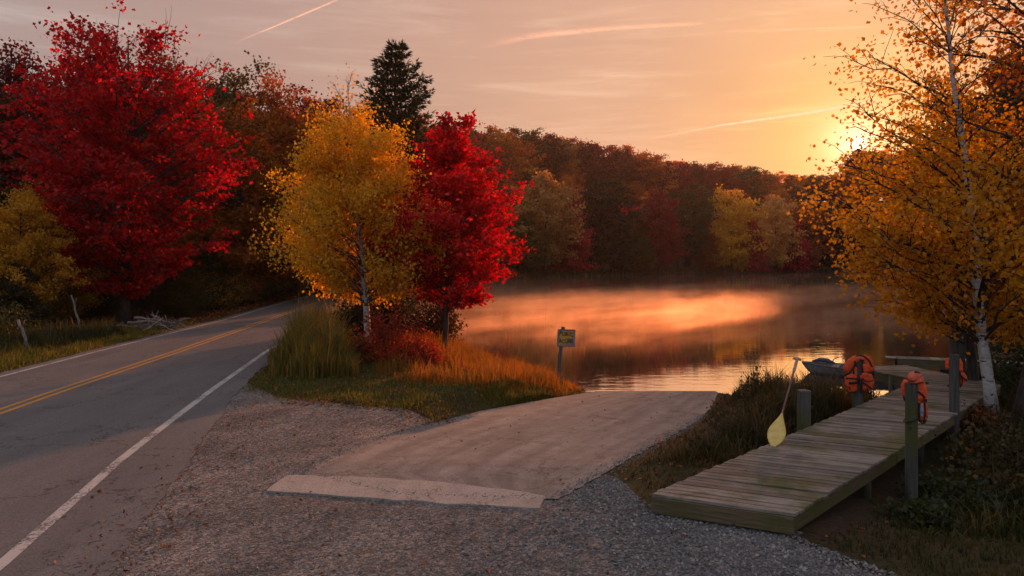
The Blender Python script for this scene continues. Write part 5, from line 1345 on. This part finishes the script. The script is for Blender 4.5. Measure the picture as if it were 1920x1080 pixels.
# ------------------------------------------------------------------ contrails
def contrail(pts, D, w0, w1, dens, label, seed):
    m, t = mat('contrail vapour'); p = opos(t)
    uvn = t.new('ShaderNodeAttribute', attribute_name='tint').outputs['Fac']
    al_ = t.new('ShaderNodeAttribute', attribute_name='along').outputs['Fac']
    e = t.math('SUBTRACT', 1, t.math('POWER', t.math('ABSOLUTE', t.math('MULTIPLY_ADD', uvn, 2, -1)), 1.6))
    n = t.noise(t.mapping(p, (.004, .012, .012)), 3, 4, .6)
    a = t.math('MULTIPLY', t.math('MULTIPLY', e, al_), t.smooth(n, .25, .6, .35, 1)); a = t.math('MULTIPLY', a, dens)
    tr = t.new('ShaderNodeBsdfTransparent'); tl = t.new('ShaderNodeBsdfTranslucent'); tl.inputs[0].default_value = (.97, .97, .97, 1)
    mx = t.new('ShaderNodeMixShader'); t.l.new(a, mx.inputs[0]); t.l.new(tr.outputs[0], mx.inputs[1]); t.l.new(tl.outputs[0], mx.inputs[2]); t.l.new(mx.outputs[0], t.o.inputs[0])
    C = [np.array(at(px, py, D)) for px, py in pts]; K = 40; s = np.linspace(0, len(C) - 1, K); P = np.stack([np.interp(s, np.arange(len(C)), [c[i] for c in C]) for i in range(3)], 1)
    V = []; T = []; A = []; n_ = 8
    for i in range(K):
        f = i / (K - 1); tg = P[min(i + 1, K - 1)] - P[max(i - 1, 0)]; tg /= np.linalg.norm(tg); up = np.cross(tg, (0, 1, 0)); up /= np.linalg.norm(up); w = (w0 + (w1 - w0) * f) * D / F / 2
        for j in range(n_):
            u = j / (n_ - 1); V.append(P[i] + up * w * (2 * u - 1) + np.array([0, 1, 0]) * w * (1 - (2 * u - 1) ** 2) * .8); T.append(u); A.append(min(1, f * 2.2) * min(1, (1 - f) * 12) )
    Fc = [(i * n_ + j, i * n_ + j + 1, (i + 1) * n_ + j + 1, (i + 1) * n_ + j) for i in range(K - 1) for j in range(n_ - 1)]
    me = arr_mesh('contrail', V, Fc, True, T); at_ = me.attributes.new('along', 'FLOAT', 'POINT'); at_.data.foreach_set('value', np.array(A, np.float32))
    o = link('contrail', me, [m]); tag(o, label, 'contrail', 'aircraft trails in the sunset sky')
contrail([(1195, 265), (1350, 235), (1500, 214), (1660, 186)], 9000, 3, 11, 1.0, 'bright contrail pointing at the sun from the left', 1)
contrail([(430, 84), (520, 47), (640, -4)], 9000, 3, 5, .5, 'thin contrail above the trees at the upper left', 2)
contrail([(900, 86), (1000, 66), (1150, 52), (1330, 43)], 9000, 20, 8, .35, 'faded wide contrail high in the middle of the sky', 3)
contrail([(1330, 60), (1450, 56), (1560, 52), (1640, 50)], 9000, 8, 7, .3, 'short faded contrail high right of the middle', 4)

# ------------------------------------------------------------------ air
def vol_box(name, lo, hi, m):
    mb = MB(); mb.box(((Vector(lo) + Vector(hi)) / 2), Vector(hi) - Vector(lo)); o = mb.build(name, m); 
    tag(o, None, None, None, 'stuff'); return o
m, t = mat('evening haze')
v = t.new('ShaderNodeVolumePrincipled'); v.inputs['Color'].default_value = (1, .93, .88, 1); v.inputs['Density'].default_value = .00011; v.inputs['Anisotropy'].default_value = .45
t.l.new(v.outputs[0], t.o.inputs['Volume'])
vol_box('haze', (-710, -90, -3.2), (710, 810, 70), m)
m, t = mat('sun-tinted mist')
p = t.new('ShaderNodeNewGeometry').outputs['Position']
sp = t.new('ShaderNodeSeparateXYZ'); t.l.new(p, sp.inputs[0])
n = t.noise(t.mapping(t.mapping(p, rot=(0, 0, R(44))), (.20, .032, .5), loc=(.4, 0, 0)), 1.0, 5, .64)  # density streaks shaped like slanting sun shafts
fall = t.smooth(sp.outputs[2], WL, WL + 1.35, 1, 0)
yf = t.math('MULTIPLY', t.smooth(sp.outputs[1], 30, 50), t.smooth(sp.outputs[1], 62, 110, 1, .09))
fine = t.noise(t.mapping(t.mapping(p, rot=(0, 0, R(40))), (.95, .34, 1.1)), 1.0, 4, .7, dist=.5)
body = t.math('MULTIPLY', t.smooth(n, .47, .64, .07, 1), t.smooth(fine, .38, .66, .18, 1.25))
dn = t.math('MULTIPLY', t.math('MULTIPLY', body, fall), yf)
v = t.new('ShaderNodeVolumePrincipled'); v.inputs['Color'].default_value = (1, .72, .58, 1); v.inputs['Anisotropy'].default_value = .62  # orange sunlight put into the colour of the mist itself
t.l.new(t.math('MULTIPLY', dn, .21), v.inputs['Density']); t.l.new(v.outputs[0], t.o.inputs['Volume'])
vol_box('mist', (-12, 24, WL + .03), (110, 208, WL + 2.4), m)
